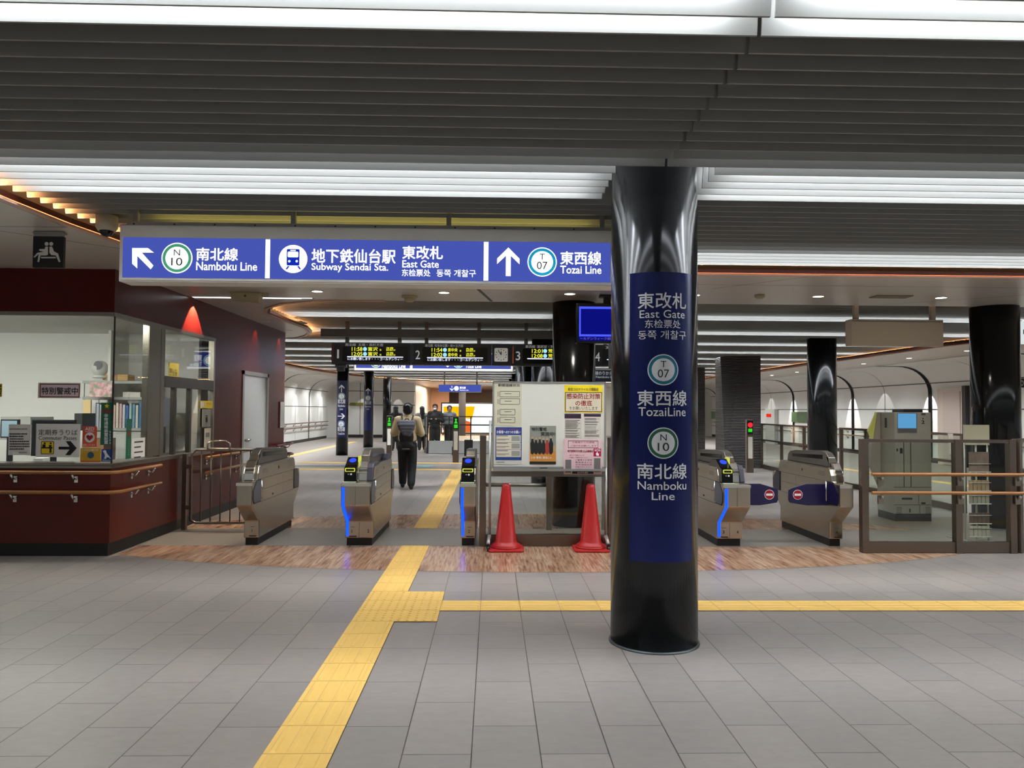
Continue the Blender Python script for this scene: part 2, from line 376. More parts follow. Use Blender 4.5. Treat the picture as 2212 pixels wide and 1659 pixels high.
def cut(sp_, Y):
    """slats stop at the columns and at the joint above the near column"""
    out = []
    for a, b in sp_:
        segs = [(a, b)]
        cuts = [(1.024, 1.042)]
        for cx in columns_x:
            for k in range(-1, 8):
                if cx == 6.65 and k in (3, 4): continue
                cy = 5.05+5.3*k
                if abs(Y-cy) < .36 and not (cx != 1.06 and k == 0): cuts.append((cx-.31, cx+.31))
        for qx, qy, qr in ((6.65, 20.9, .5), (6.65, 26.3, .5), (-4.84, 25.2, .22), (-4.84, 30.5, .22), (-4.84, 35.8, .22)):
            if abs(Y-qy) < qr+.06: cuts.append((qx-qr, qx+qr))
        for c0, c1 in cuts:
            ns = []
            for s0, s1 in segs:
                if c1 <= s0 or c0 >= s1: ns.append((s0, s1)); continue
                if c0 > s0: ns.append((s0, c0))
                if c1 < s1: ns.append((c1, s1))
            segs = ns
        out += segs
    return out
def insetspans(Y):
    s = [(a+(.06 if a > -13 else 0), b) for a, b in spans(front_poly, Y)] if Y < 7.80 else []
    if Y > 10.1: s += [(a+.06, b-(.06 if b < 18 else 0)) for a, b in spans(rear, Y)]
    return s
k = -53
while True:
    Y = FIN0+DF*k
    if Y > 39.4: break
    j = (1-k) % 16                 # 0 at the end of each light band
    for a, b in cut(insetspans(Y), Y):
        profile(a, b, Y, 3.235 if j in (0, 4) else 3.145, fins)  # slats at the band edges made taller to block the tubes' light
    if j in (0, 1, 2, 3, 4, 5, 6):
        bi = (k+j-1)//16
        tb = tubes.setdefault((bi, 0 if j < 4 else j), MB()); sh = tubes.setdefault((bi, 's'), MB())
        for a, b in cut(insetspans(Y-DF/2), Y-DF/2):
            if b-a > .3: tb.box(a+.1, b-.1, Y-DF/2-.036, Y-DF/2-.016, 3.07, 3.12); sh.box(a+.1, b-.1, Y-DF/2-.04, Y-DF/2-.012, 3.121, 3.135)
    k += 1
fins.build('ceiling_slats', finm, kind='structure')
MB().box(-16, 19.5, -6, 60, 3.245, 3.31).build('ceiling', plen, kind='structure')
tm = glow('tube_white', (240, 246, 255), TUBE)
names = {0: 'nearest bright strip light in the slatted ceiling, at the top edge of the picture', 1: 'broad white strip light between ceiling slats above the blue line sign and big column',
         2: 'white strip light between ceiling slats just in front of the copper ceiling edge'}
for (bi, jj), mb in sorted(tubes.items(), key=str):
    if jj != 0: continue
    Yb = FIN0+DF*(1+16*bi)
    if bi in names: lb = names[bi]
    elif bi < 0: lb = 'white strip light between the ceiling slats above the photographer'
    elif bi == 3: continue
    else: lb = 'white strip light in the rear slatted ceiling, number %s row behind the gates' % ('first second third fourth fifth sixth seventh eighth ninth tenth eleventh twelfth thirteenth'.split()[bi-4])
    lb = lb.replace('number ', '')
    so_ = thing('strip_light', lb, 'ceiling light', (0, Yb, 3.09), group='strip lights in the slatted ceiling'); mb.build('tube', tm, so_); tubes[(bi, 's')].build('tube_tray', WHITE, so_)
    for q_, fac in ((4, .22), (5, .08), (6, .03)):  # weaker tubes added beside each band so its brightness fades across the slats
        if (bi, q_) in tubes: tubes[(bi, q_)].build('added_fade_tube', glow('tube_added_fade_%d' % q_, (240, 246, 255), TUBE*fac), so_)
# white soffit with its two openings
outer = front_edge + [(19, 10.65)] + rear[1:] + [(19, 58), (-15, 58), (-15, 1.0)]
# split into two simple pieces: band + left + back
soffit = mat('soffit_panel', (196, 190, 182), .3, .0, spec=.6)
ob = [Vector((x, y, 0)) for x, y in front_edge] + [Vector((19, 10.05, 0))] + [Vector((x, y, 0)) for x, y in rear[1:]] + [Vector((x, y, 0)) for x, y in ((19, 58), (-15, 58), (-15, 1.0))]
tris = tessellate_polygon([ob]); so = MB()
so.add([(v.x, v.y, ZS) for v in ob], [tuple(t) for t in tris]); so.add([(v.x, v.y, ZS+.04) for v in ob], [tuple(t) for t in tris])
so.build('ceiling_soffit', soffit, kind='structure')
# copper edge trims
cop = mat('copper_trim', (70, 26, 18), .3, .4); lip = mat('pale_lip', (206, 170, 150), .4); warm = glow('warm_led', (255, 178, 112), 180.0); gapm = mat('trim_gap', (20, 12, 10), .6)
def strip_edge(pts, s, name, glow_w=True):
    """s=+1 when the slats lie on the left of the walking direction"""
    P = [Vector((x, y)) for x, y in pts]; nor = []
    for i in range(len(P)):
        d = (P[min(i+1, len(P)-1)]-P[max(i-1, 0)]).normalized(); nor.append(Vector((-d.y, d.x))*s)
    def sweep(o0, o1, z0, z1, nm, m, par=None):
        b = MB(); vs = []
        for p, n in zip(P, nor):
            for o, z in ((o0, z0), (o1, z0), (o1, z1), (o0, z1)): q = p+n*o; vs.append((q.x, q.y, z))
        fs = []
        for i in range(len(P)-1):
            for c in range(4): fs.append((4*i+c, 4*i+(c+1) % 4, 4*i+4+(c+1) % 4, 4*i+4+c))
        b.add(vs, fs); return b.build(nm, m, kind='structure')
    sweep(-.05, .0, ZS-.015, ZS+.002, 'trim_lip_'+name, lip)
    sweep(.0, .04, ZS-.002, ZS+.038, 'trim_copper_'+name, cop)
    sweep(-.06, -.045, ZS+.005, ZS+.045, 'trim_back_'+name, cop)
    sweep(-.03, -.01, ZS+.034, ZS+.042, 'trim_glow_'+name, warm)
strip_edge(front_edge, -1 if False else 1, 'front')
rr = rear[:]
strip_edge(rear[1:], -1, 'rear')
# panel joints of the soffit
sj = MB()
for (a, b) in (((-3.36, 5.0), (-9, 5.0)), ((-3.3, 6.1), (-9, 6.1)), ((-2.8, 7.4), (-7, 3.2)), ((-15, 8.5), (19, 8.5)), ((-.3, 8.2), (-.02, 10.0)), ((3.3, 7.9), (2.5, 8.8)), ((5.0, 10.0), (7.8, 7.9)),
               ((-5.0, 1), (-5.0, 8)), ((-7.4, 17), (-7.4, 38)), ((11.2, 12), (11.2, 45)), ((-3.84, 12.4), (-3.32, 12.4))):
    d = Vector((b[0]-a[0], b[1]-a[1])).normalized(); n = Vector((-d.y, d.x))*.006
    if a == (-.3, 8.2): n = n*3.5
    sj.add([(a[0]-n.x, a[1]-n.y, ZS-.001), (b[0]-n.x, b[1]-n.y, ZS-.001), (b[0]+n.x, b[1]+n.y, ZS-.001), (a[0]+n.x, a[1]+n.y, ZS-.001)], [(0, 1, 2, 3)])
sj.build('ceiling_soffit_joints', BLACK, kind='structure')
# soffit slot light beside the office
t = thing('slot_light', 'thin white line light in the soffit between the red wall and the slats', 'ceiling light', (-3.2, 9.9, ZS))
MB().box(-3.8, -2.3, 9.86, 9.885, ZS-.004, ZS-.001).build('diffuser', glow('slot', (240, 245, 250), 5), t); MB().box(-3.8, -2.45, 9.91, 9.93, ZS-.004, ZS-.001).build('diffuser', glow('slot', (240, 245, 250), 5), t)
MB().box(-3.82, -2.28, 9.845, 9.945, ZS-.002, ZS).build('housing', ALU, t)
# downlights
dlm = glow('downlight', (255, 244, 225), 18)
def downlight(x, y, lb, power=14, col=(1, .93, .82), spot=None, grp='round downlights in the soffit'):
    t = thing('downlight', lb, 'downlight', (x, y, ZS), group=grp)
    MB().lathe([(.062, -.006), (.062, -.001)], (x, y, ZS), 24).build('lens', dlm, t)
    MB().lathe([(.062, -.008), (.075, -.008), (.075, 0), (.062, 0)], (x, y, ZS), 24, cap=False).build('rim', WHITE, t)
    l = bpy.data.lights.new('lamp', 'SPOT'); l.energy = power; l.color = col; l.spot_size = math.radians(spot or 110); l.spot_blend = .4; l.shadow_soft_size = .05
    o = bpy.data.objects.new('lamp', l); COL.objects.link(o); o.parent = t; o.location = (0, 0, -.03)
where = ['under the left end of the blue line sign', 'below the middle panel of the blue line sign', 'below the right panel of the blue line sign', 'just right of the big column', 'left of the blank hanging sign', 'above the right end of the blank hanging sign']
for i in range(6): downlight(-2.1+1.51*i, 9.27, 'small round downlight in the soffit ' + where[i], 40)
for i in range(12): downlight(10.7, 12.3+2.45*i, 'small round downlight in the soffit along the right white tunnel wall', 150, col=(1, 1, .98), spot=150, grp='downlights along the right tunnel wall')
for i in range(7): downlight(-7.3, 22.6+2.6*i, 'small round downlight in the soffit along the left white tunnel wall', 170, col=(1, 1, .98), spot=150, grp='downlights along the left tunnel wall')
# smoke detector, emergency box, vent, sensor
def px_down(px, py): p = at(px, py, Z=ZS); return p.x, p.y
x, y = px_down(885, 640)
t = thing('smoke_detector', 'cream round detector on the soffit right of the walking lane', 'smoke detector', (x, y, ZS))
CREAM = mat('cream_plastic', (176, 168, 140), .45)
MB().lathe([(.04, -.07), (.065, -.05), (.07, -.03), (.055, -.02), (.1, -.015), (.1, 0)], (x, y, ZS), 24).build('detector_body', CREAM, t)
x, y = px_down(533, 632)
t = thing('emergency_lamp', 'cream wall-shaped lamp box on the soffit under the sign near the red wall', 'emergency lamp', (x, y, ZS))
MB().prism([(x-.17, ZS-.10), (x+.17, ZS-.13), (x+.19, ZS), (x-.19, ZS)], lambda u, v, d: (u, y+d, v), -.06, .06).build('housing', CREAM, t, bevel=.015)
MB().ball((x, y-.062, ZS-.05), .012).build('button', mat('brown_btn', (90, 50, 30)), t); MB().box(x+.19, x+.26, y-.02, y+.02, ZS-.05, ZS).build('bracket', CREAM, t)
x, y = px_down(1925, 640)
MB().box(x-.22, x+.22, y-.1, y+.1, ZS-.012, ZS).build('air_vent', mat('tan_grille', (120, 112, 90), .6), None, 'tan rectangular air vent in the soffit above the blank hanging sign', cat='vent')
x, y = px_down(1641, 637)
MB().lathe([(.03, -.05), (.06, -.03), (.06, 0)], (x, y, ZS), 20).build('ceiling_sensor', CREAM, None, 'small cream sensor on the soffit right of the big column', cat='sensor')
# dome camera under the front slats
t = thing('dome_camera', 'white dome security camera under the slats left of the blue line sign', 'security camera', (-2.98, 6.0, ZF))
p = at(231, 470, Y=6.0); MB().lathe([(.062, -.115), (.078, -.09), (.078, 0)], (p.x, 6.0, ZF), 28).build('housing', mat('camera_white', (190, 185, 165), .4), t)
MB().ball((p.x, 6.0, ZF-.115), (.052, .052, .045), 20).build('dome', BLACKG, t)
# ------------------------------------------------------------------ columns
colm = mat('gloss_black_column', (18, 19, 20), .16, 0, spec=.34); colb = mat('column_base_ring', (70, 76, 76), .3, .6)
def column(cx, cy, r, top, lb, flare=False, grp='round black columns'):
    t = thing('round_column', lb, 'column', (cx, cy, 0), group=grp, kind='thing')
    MB().lathe([(r, 0.012), (r, top)], (cx, cy, 0), 72).build('shaft', colm, t)
    MB().lathe([(r+.012, 0), (r+.012, .01), (r, .014)], (cx, cy, 0), 72, cap=False).build('base_ring', colb, t)
    return t
main = column(1.06, 5.07, .28, CT, 'big glossy black column in front carrying the blue East Gate sign')
# cowl wings hiding the slat ends beside the near column
column(1.06, 10.1, .28, ZS, 'black column directly behind the notice board')
column(1.06, 15.5, .28, CT, 'black column behind the departure board, just beyond the notice board column')
column(1.06, 20.9, .28, CT, 'black column seen just right of the far blue hanging sign')
for i in range(3): column(1.06, 26.3+5.4*i, .28, CT, 'distant black column in the middle row seen beside the far blue sign')
column(6.65, 10.1, .29, ZS, 'thick black column at the right edge behind the brochure rack')
column(6.65, 15.5, .28, CT, 'black column behind the right-hand ticket gate, left of the ticket machine')
far = []
far.append(column(-4.84, 25.2, .19, CT, 'slim black column with two arrows and line symbols, nearest of the left row', grp='slim black columns on the left'))
far.append(column(-4.84, 30.5, .19, CT, 'slim black column with one arrow, middle of the left row', grp='slim black columns on the left'))
far.append(column(-4.84, 35.8, .19, CT, 'slim plain black column, farthest of the left row', grp='slim black columns on the left'))
# column signs
def curved(cx, cy, r): return lambda u, v, d: (cx+(r+d)*math.sin(u/r), cy-(r+d)*math.cos(u/r), v)
cf = curved(1.06, 5.07, .28)
def zc(py): return at(1431, py, Y=4.80).z
MB().quad(cf, -.215, zc(1215), .215, zc(588), .003, 40).build('sign_panel', mat('column_navy', (8, 22, 80), .25, spec=.3), main)
GREYT = mat('grey_letters', (228, 230, 234), .45)
for s, w, y0, y1, bo in (('東改札', .158, 632, 667, .012), ('East Gate', .146, 670, 687, .0), ('东检票处', .113, 691, 709, 0), ('동쪽 개찰구', .156, 714, 733, 0),
                         ('東西線', .162, 843, 877, .012), ('TozaiLine', .153, 880, 899, .006), ('南北線', .162, 1001, 1035, .012), ('Namboku', .158, 1040, 1058, .006), ('Line', .071, 1063, 1080, .006)):
    lettering(s, cf, -w, zc(y1), w, zc(y0), GREYT, main, .0045, bo, curve=True)
def badge(fn, u, v, r, d, ring, a, b, parent, white=WTXT, ink=BTXT, curve=False, e=.0012):
    MB().disc(fn, u, v, r, d).build('badge_rim', white, parent)
    MB().disc(fn, u, v, r*.93, d+e, r0=r*.74, rings=2).build('badge_ring', ring, parent)
    MB().disc(fn, u, v, r*.74, d+e).build('badge_face', white, parent)
    if a: lettering(a, fn, u-r*(.18 if a != 'N' else .2), v+r*.16, u+r*(.18 if a != 'N' else .2), v+r*.56, ink, parent, d+2.2*e, 0, curve)
    if b: lettering(b, fn, u-r*.36, v-r*.5, u+r*.36, v+r*.02, ink, parent, d+2.2*e, 0, curve)
badge(cf, 0, zc(799), .097, .0045, TEAL, 'T', '07', main, GREYT, BTXT, True); badge(cf, 0, zc(957), .097, .0045, GRN, 'N', '10', main, GREYT, BTXT, True)
def arrow(fn, u, v, s, d, rot, m, parent, w=.17):
    """upright arrow of half-height s turned by rot degrees"""
    a = math.radians(rot); P = []
    shaft = [(-w*s, -s), (w*s, -s), (w*s, .45*s), (.72*s, -.12*s), (.72*s, .32*s), (0, 1.0*s), (-.72*s, .32*s), (-.72*s, -.12*s), (-w*s, .45*s)]
    for x, y in shaft: P.append((u+x*math.cos(a)-y*math.sin(a), v+x*math.sin(a)+y*math.cos(a)))
    tr = tessellate_polygon([[Vector((x, y, 0)) for x, y in P]]); bm = bmesh.new(); bv = [bm.verts.new((x, y, 0)) for x, y in P]
    for t in tr: bm.faces.new([bv[i] for i in t])
    k = u-1.0*s
    while k < u+s: bmesh.ops.bisect_plane(bm, geom=bm.verts[:]+bm.edges[:]+bm.faces[:], plane_co=(k, 0, 0), plane_no=(1, 0, 0)); k += .015
    bm.verts.index_update(); MB().add([fn(q.co.x, q.co.y, d) for q in bm.verts], [[q.index for q in f.verts] for f in bm.faces]).build('arrow', m, parent); bm.free()
fc = [curved(-4.84, 25.2, .19), curved(-4.84, 30.5, .19)]
def zf(py, Y): return at(741 if Y < 28 else 796, py, Y=Y).z
for i, (fn, Y, pan, rows) in enumerate(((fc[0], 25.0, (822, 945), (('a', 0, 839), ('N', 0, 856), ('南北線', .12, 862, 872), ('Namboku', .11, 874, 879), ('Line', .05, 881, 886), ('a', -90, 899), ('T', 0, 916), ('東西線', .12, 922, 932), ('TozaiLine', .11, 934, 939))),
                                        (fc[1], 30.3, (842, 930), (('a', 0, 845), ('N', 0, 860), ('南北線', .12, 866, 874), ('Namboku', .11, 876, 880), ('Line', .05, 882, 885))))):
    MB().quad(fn, -.17, zf(pan[1], Y), .17, zf(pan[0], Y), .003, 16).build('sign_panel', NAVY, far[i])
    for r in rows:
        if r[0] == 'a': arrow(fn, 0, zf(r[2], Y), .12, .006, r[1], WTXT, far[i], .1)
        elif r[0] in 'NT': badge(fn, 0, zf(r[2], Y), .11, .006, GRN if r[0] == 'N' else TEAL, r[0], '10' if r[0] == 'N' else '07', far[i], e=.003)
        else: lettering(r[0], fn, -r[1], zf(r[3], Y), r[1], zf(r[2], Y), WTXT, far[i], .012, .01)
# square tile-clad columns
bt = mat('dark_ribbed_tile', (46, 40, 38), .35); nt = bt.node_tree
tc = nt.nodes.new('ShaderNodeTexCoord'); wv = nt.nodes.new('ShaderNodeTexWave'); wv.bands_direction = 'Z'; wv.inputs['Scale'].default_value = 7.5; wv.inputs['Distortion'].default_value = .6; wv.inputs['Detail Scale'].default_value = 6
nt.links.new(tc.outputs['Object'], wv.inputs[0]); bp = nt.nodes.new('ShaderNodeBump'); bp.inputs['Strength'].default_value = .9; bp.inputs['Distance'].default_value = .02
nt.links.new(wv.outputs['Fac'], bp.inputs['Height']); nt.links.new(bp.outputs[0], nt.nodes['Principled BSDF'].inputs['Normal'])
mm = nt.nodes.new('ShaderNodeMix'); mm.data_type = 'RGBA'; mm.inputs[6].default_value = lin((9, 8, 8))+(1,); mm.inputs[7].default_value = lin((58, 50, 46))+(1,)
nt.links.new(wv.outputs['Fac'], mm.inputs[0]); nt.links.new(mm.outputs[2], nt.nodes['Principled BSDF'].inputs['Base Color'])
def clad(cx, cy, lb):
    w = .47; t = thing('square_column', lb, 'column', (cx, cy, 0), group='dark tiled square columns', kind='thing')
    b = MB()
    z1 = CT; c = .3
    bot = [(-w, -w), (w, -w), (w, w), (-w, w)]
    # chamfered left front corner that widens towards the top
    vs = [(cx+x, cy+y, 0) for x, y in ((-w, -w+.01), (-w+.01, -w), (w, -w), (w, w), (-w, w))] + [(cx+x, cy+y, z1) for x, y in ((-w, -w+.5), (-w+.42, -w), (w, -w), (w, w), (-w, w))]
    b.add(vs, [(0, 1, 2, 3, 4), (9, 8, 7, 6, 5)] + [(i, (i+1) % 5, (i+1) % 5+5, i+5) for i in range(5)]); b.build('shaft', bt, t)
clad(6.65, 20.9, 'dark ribbed-tile square column behind the right-hand gates'); clad(6.65, 26.3, 'farther dark ribbed-tile column seen just right of the big column')
# ------------------------------------------------------------------ tunnel walls
wallm = mat('white_wall_panel', (222, 224, 222), .38, noise=.06, nscale=1.2)
def tunnel(X, s, y0, y1, name):
    prof = [(X, 0), (X, 2.10)] + [(X-s*(.95-.95*math.cos(math.radians(a))), 2.10+.79*math.sin(math.radians(a))) for a in range(10, 91, 10)] + [(X-s*1.6, ZS-.008)]
    MB().add([(x, y, z) for x, z in prof for y in (y0, y1)], [(2*i, 2*i+1, 2*i+3, 2*i+2) for i in range(len(prof)-1)], True).build(name, wallm, kind='structure')
    return prof
pr = tunnel(13.2, 1, 6, 56, 'wall_right'); pl = tunnel(-8.5, -1, 15.5, 40.4, 'wall_left')
RIBM = mat('rib_black', (4, 4, 4), .6, spec=.1)
def rib(prof, y, w, s, name, m=RIBM, d=.012):
    MB().add([(x-s*d, yy, z-(.006 if z > 2.8 else 0)) for x, z in prof for yy in (y-w/2, y+w/2)], [(2*i, 2*i+1, 2*i+3, 2*i+2) for i in range(len(prof)-1)], True).build(name, m, kind='structure')
for i, y in enumerate((12.2, 17.7, 23.07, 28.1, 33.7, 39.4, 45.1)): rib(pr, y, .2, 1, 'trim_rib_right'); rib(pr, y+2.7, .02, 1, 'trim_seam_right')
for y in (31.2, 36.2): rib(pl, y, .12, -1, 'trim_rib_left')
for y in (33.7, 38.7): rib(pl, y, .02, -1, 'trim_seam_left')
for X, s, y0, y1 in ((13.2, 1, 6, 56), (-8.5, -1, 16, 40)):
    sm = MB()
    for z in (1.6, 2.38):
        xo = 0 if z < 2.2 else .075
        sm.box(X-s*(.008+xo), X-s*xo, y0, y1, z-.012, z+.012)
    sm.build('trim_joint', BLACK, kind='structure'); MB().box(X-s*.02, X, y0, y1, 0, .13).build('baseboard_right' if s > 0 else 'baseboard_left', BLACK, kind='structure')
def wallrail(X, s, y0, y1, lb, m, step=1.35):
    t = thing('handrail', lb, 'handrail', (X, (y0+y1)/2, .66)); n = 0
    for z in (.86, .66):
        MB().tube([(X-s*.09, y0, z), (X-s*.09, y1, z)], .022, 8).build('rail', m, t)
        b = MB(); y = y0+.3
        while y < y1: b.tube([(X-s*.01, y, z-.1), (X-s*.09, y, z-.02)], .012, 6); b.box(X-s*.02, X, y-.03, y+.03, z-.13, z-.05); y += step
        b.build('brackets', ALU, t)
wallrail(13.2, 1, 12, 46, 'double handrail along the right white tunnel wall', mat('rail_brown', (120, 90, 60), .35))
wallrail(-8.5, -1, 25, 40, 'double handrail along the left white tunnel wall', mat('rail_redbrown', (96, 52, 48), .35))
# far wall
fw = [(-8.5, 40.3), (-8.4, 40.8), (-8.1, 41.15), (-7.7, 41.3)]
MB().add([(x, y, z) for x, y in fw for z in (0, ZS)], [(2*i, 2*i+2, 2*i+3, 2*i+1) for i in range(3)], True).build('wall_far_corner', wallm, kind='structure')
MB().box(-7.7, -4.15, 41.3, 41.5, 0, ZS).build('wall_far', wallm, kind='structure')
MB().box(-4.3, -4.1, 41.5, 58, 0, ZS).build('wall_far_return', wallm, kind='structure')
sm = MB()
for z in (1.72, 2.45): sm.box(-7.7, -4.1, 41.29, 41.3, z-.015, z+.015)
for x in (-7.0, -5.6): sm.box(x-.012, x+.012, 41.29, 41.3, 0, ZS)
sm.build('trim_joint_far', BLACK, kind='structure'); MB().box(-7.7, -4.1, 41.27, 41.3, 0, .15).build('baseboard_far', BLACK, kind='structure')
MB().box(-4.2, 19, 57.5, 57.7, 0, ZS).build('wall_back', mat('beige_back', (196, 184, 172), .5), kind='structure')
MB().box(5.2, 13.2, 46.3, 46.5, 0, ZS).build('wall_far_right', wallm, kind='structure')
# scallop spots on the ribs
def wallspot(x, y, z, e, col=(1, .97, .92), tx=0, ty=0, size=42, lb=None):
    l = bpy.data.lights.new('wall_washer', 'SPOT'); l.energy = e; l.color = col; l.spot_size = math.radians(size); l.spot_blend = .15; l.shadow_soft_size = .02
    o = bpy.data.objects.new('wall_washer', l); COL.objects.link(o); o.location = (x, y, z); o.rotation_euler = Vector((tx, ty, -1)).to_track_quat('-Z', 'Y').to_euler()
for y in (17.7, 23.07, 28.1, 33.7, 39.4): wallspot(12.76, y, 2.64, 260, tx=.27, size=42); wallspot(12.6, y+2.7, 2.72, 30, tx=.3, size=60)
for y in (31.2, 33.7, 36.2, 38.7): wallspot(-8.04, y, 2.62, 110, tx=-.36, size=44)
for x in (-6.9, -5.0): wallspot(x, 40.9, 2.84, 40, ty=.1)
# door in the right wall
t = thing('door_2', 'white service door with projecting surround in the right white wall', 'door', (13.2, 21.9, 0)); t['kind'] = 'structure'
MB().box(13.05, 13.19, 21.2, 22.45, 0, 2.2).build('door_surround', mat('door_warm_white', (196, 182, 170), .5), t); MB().box(13.03, 13.05, 21.32, 22.15, .02, 2.1).build('door_leaf', mat('door_leaf', (186, 172, 164), .5), t)
MB().box(13.0, 13.18, 21.02, 21.18, .0, 2.25).build('door_edge', BLACK, t)
# ------------------------------------------------------------------ ticket office
redm = mat('red_lacquer_wall', (86, 19, 8), .28, spec=.35, noise=.08, nscale=2); redd = mat('dark_red_lacquer', (76, 15, 10), .28, spec=.2)
BX, BY = -3.84, 7.94
off = thing('ticket_office', 'dark red ticket office with wrap-around glass windows at the left', 'ticket office', (BX, BY, 0), kind='structure')
off['kind'] = 'thing'
MB().box(-9, BX, BY, BY+.06, .13, .88).box(BX-.06, BX, BY+.06, 10.82, .13, .88).build('lower_wall', redm, off)
MB().box(-9, BX-.02, BY+.02, BY+.06, 0, .13).box(BX-.06, BX-.02, BY+.06, 14.4, 0, .13).build('kick_plate', BLACK, off)
MB().box(-9, BX+.0, BY, BY+.08, 2.46, ZS-.001).box(BX-.08, BX, BY+.08, 10.82, 2.46, ZS-.001).build('fascia', redd, off)
# wall beyond, with rounded end
wl = MB().box(BX-.08, BX, 10.82, 12.0, .13, ZS-.001).box(BX-.08, BX, 13.38, 14.4, .13, ZS-.001).box(BX-.08, BX, 12.0, 13.38, 2.08, ZS-.001); wl.build('long_wall', redd, off)
rc = [(BX-.25+.25*math.cos(math.radians(a)), 14.4+.25*math.sin(math.radians(a))) for a in range(0, 91, 10)]
MB().add([(x, y, z) for x, y in rc for z in (.0, ZS-.001)], [(2*i, 2*i+2, 2*i+3, 2*i+1) for i in range(9)], True).build('rounded_corner', redd, off); MB().box(-9, BX-.25, 14.55, 14.65, 0, ZS-.001).build('rear_wall', redd, off)
# sill and head
sill = MB().box(-9, BX+.03, BY-.03, BY+.25, .91, .932).box(-9, BX+.015, BY-.015, BY+.2, .88, .91).box(BX-.25, BX+.03, BY+.25, 10.82, .91, .932).box(BX-.2, BX+.015, BY+.2, 10.82, .88, .91)
sill.build('counter_sill', STEEL, off, bevel=.004)
MB().box(-9, BX, BY-.005, BY+.06, 2.42, 2.46).box(BX-.06, BX+.005, BY, 10.82, 2.42, 2.46).build('window_head', STEEL, off)
# frames of the side: mullions
for y, w in ((9.12, .10), (10.79, .05)): MB().box(BX-.07, BX+.004, y-w/2, y+w/2, .932, 2.42).build('mullion', STEEL, off)
MB().box(BX-.07, BX+.002, 8.75, 9.07, .95, 2.42).build('steel_post', STEEL, off)
MB().box(BX-.06, BX+.006, 9.17, 10.77, 1.74, 1.87).build('transom', DGREY, off)
FRM = brushed('grey_frame', (88, 84, 78), .35)
for y in (9.50, 9.98): MB().box(BX-.05, BX+.002, y-.03, y+.03, .932, 1.74).build('sliding_frame', FRM, off)
MB().box(-5.10, -5.08, BY+.02, BY+.035, .932, 2.42).build('glass_joint', ALU, off); MB().box(BX-.008, BX+.002, BY+.012, BY+.03, .932, 2.42).build('corner_joint', BLACK, off)
for nm, b in (('front_glass', MB().box(-9, BX-.008, BY+.02, BY+.028, .932, 2.42)), ('side_glass', MB().box(BX-.008, BX-.003, BY+.03, 8.75, .932, 2.42)), ('side_glass', MB().box(BX-.028, BX-.02, 9.17, 10.77, 1.87, 2.42)), ('side_glass', MB().box(BX-.028, BX-.02, 9.5, 10.77, .932, 1.74))): b.build(nm, GLASS, off)
# interior
inm = mat('office_white', (236, 235, 232), .6)
MB().box(-9.1, -4.02, 10.70, 10.8, 0, 2.55).build('back_partition', inm, off); MB().box(-9.1, -9, BY, 10.8, 0, 2.5).build('side_partition', inm, off)
MB().box(-9, BX-.09, BY+.09, 10.70, 2.50, 2.55).build('office_ceiling', inm, off); MB().box(-9, BX-.08, BY+.08, 10.75, 0.005, .02).build('office_floor', mat('office_floor', (120, 118, 112), .5), off)
MB().box(-5.0, -4.965, 10.2, 10.7, 0.02, 2.50).build('partition_edge', WHITE, off)
ol = glow('office_lamp', (250, 250, 242), 62)
for (x0, x1, y) in ((-8.5, -5.6, 8.16), (-5.3, -4.1, 8.16)):
    MB().box(x0, x1, y-.08, y+.08, 2.475, 2.499).build('office_lamp', ol, off)
MB().box(-9, -4.25, BY+.26, BY+.9, .70, .73).build('desk', mat('desk_grey', (150, 150, 145), .5), off)
# double handrail round the office counter
def rail_round(lb, pts, zz, m, brk, parent_loc, name='handrail'):
    t = thing(name, lb, 'handrail', parent_loc)
    for z in zz:
        MB().tube([(x, y, z) for x, y in pts], .018, 12).build('rail', m, t)
        for (x, y, nx, ny) in brk:
            b = MB(); b.tube([(x-nx*.09, y-ny*.09, z-.075), (x-nx*.03, y-ny*.03, z-.06), (x, y, z-.015)], .011, 8)
            b.box(x-nx*.098-.018, x-nx*.09+.018, y-ny*.098-.018, y-ny*.09+.018, z-.105, z-.045) ; b.build('bracket', CHROME, t)
    return t
ra = [(-8.5, BY-.1), (BX-.05, BY-.1)] + [(BX+.1-.15*1+.15*math.sin(math.radians(a)), BY+.05-.15*math.cos(math.radians(a))) for a in (15, 40, 65, 90)] + [(BX+.1, 8.9)]
rail_round('double wooden handrail wrapping round the red ticket office corner', ra, (.845, .648), WOODR, [(-7.0, BY-.1, 0, -1), (-5.83, BY-.1, 0, -1), (-4.77, BY-.1, 0, -1), (-3.95-.22, BY-.1, 0, -1), (BX+.1, 8.35, 1, 0), (BX+.1, 8.75, 1, 0)], (BX, BY, 0))
rail_round('double wooden handrail on the red wall behind the steel gate', [(BX+.1, 10.3), (BX+.1, 12.0)], (.845, .648), WOODR, [(BX+.1, 10.5, 1, 0), (BX+.1, 11.7, 1, 0)], (BX, 11, 0))
rail_round('rounded end of the double handrail by the white door of the red wall', [(BX+.1, 13.6), (BX+.1, 14.7), (BX+.03, 14.9), (BX-.1, 15.0)], (.845, .648), mat('rail_redbrown', (96, 52, 48), .35), [(BX+.1, 13.8, 1, 0), (BX+.1, 14.5, 1, 0)], (BX, 14, 0))
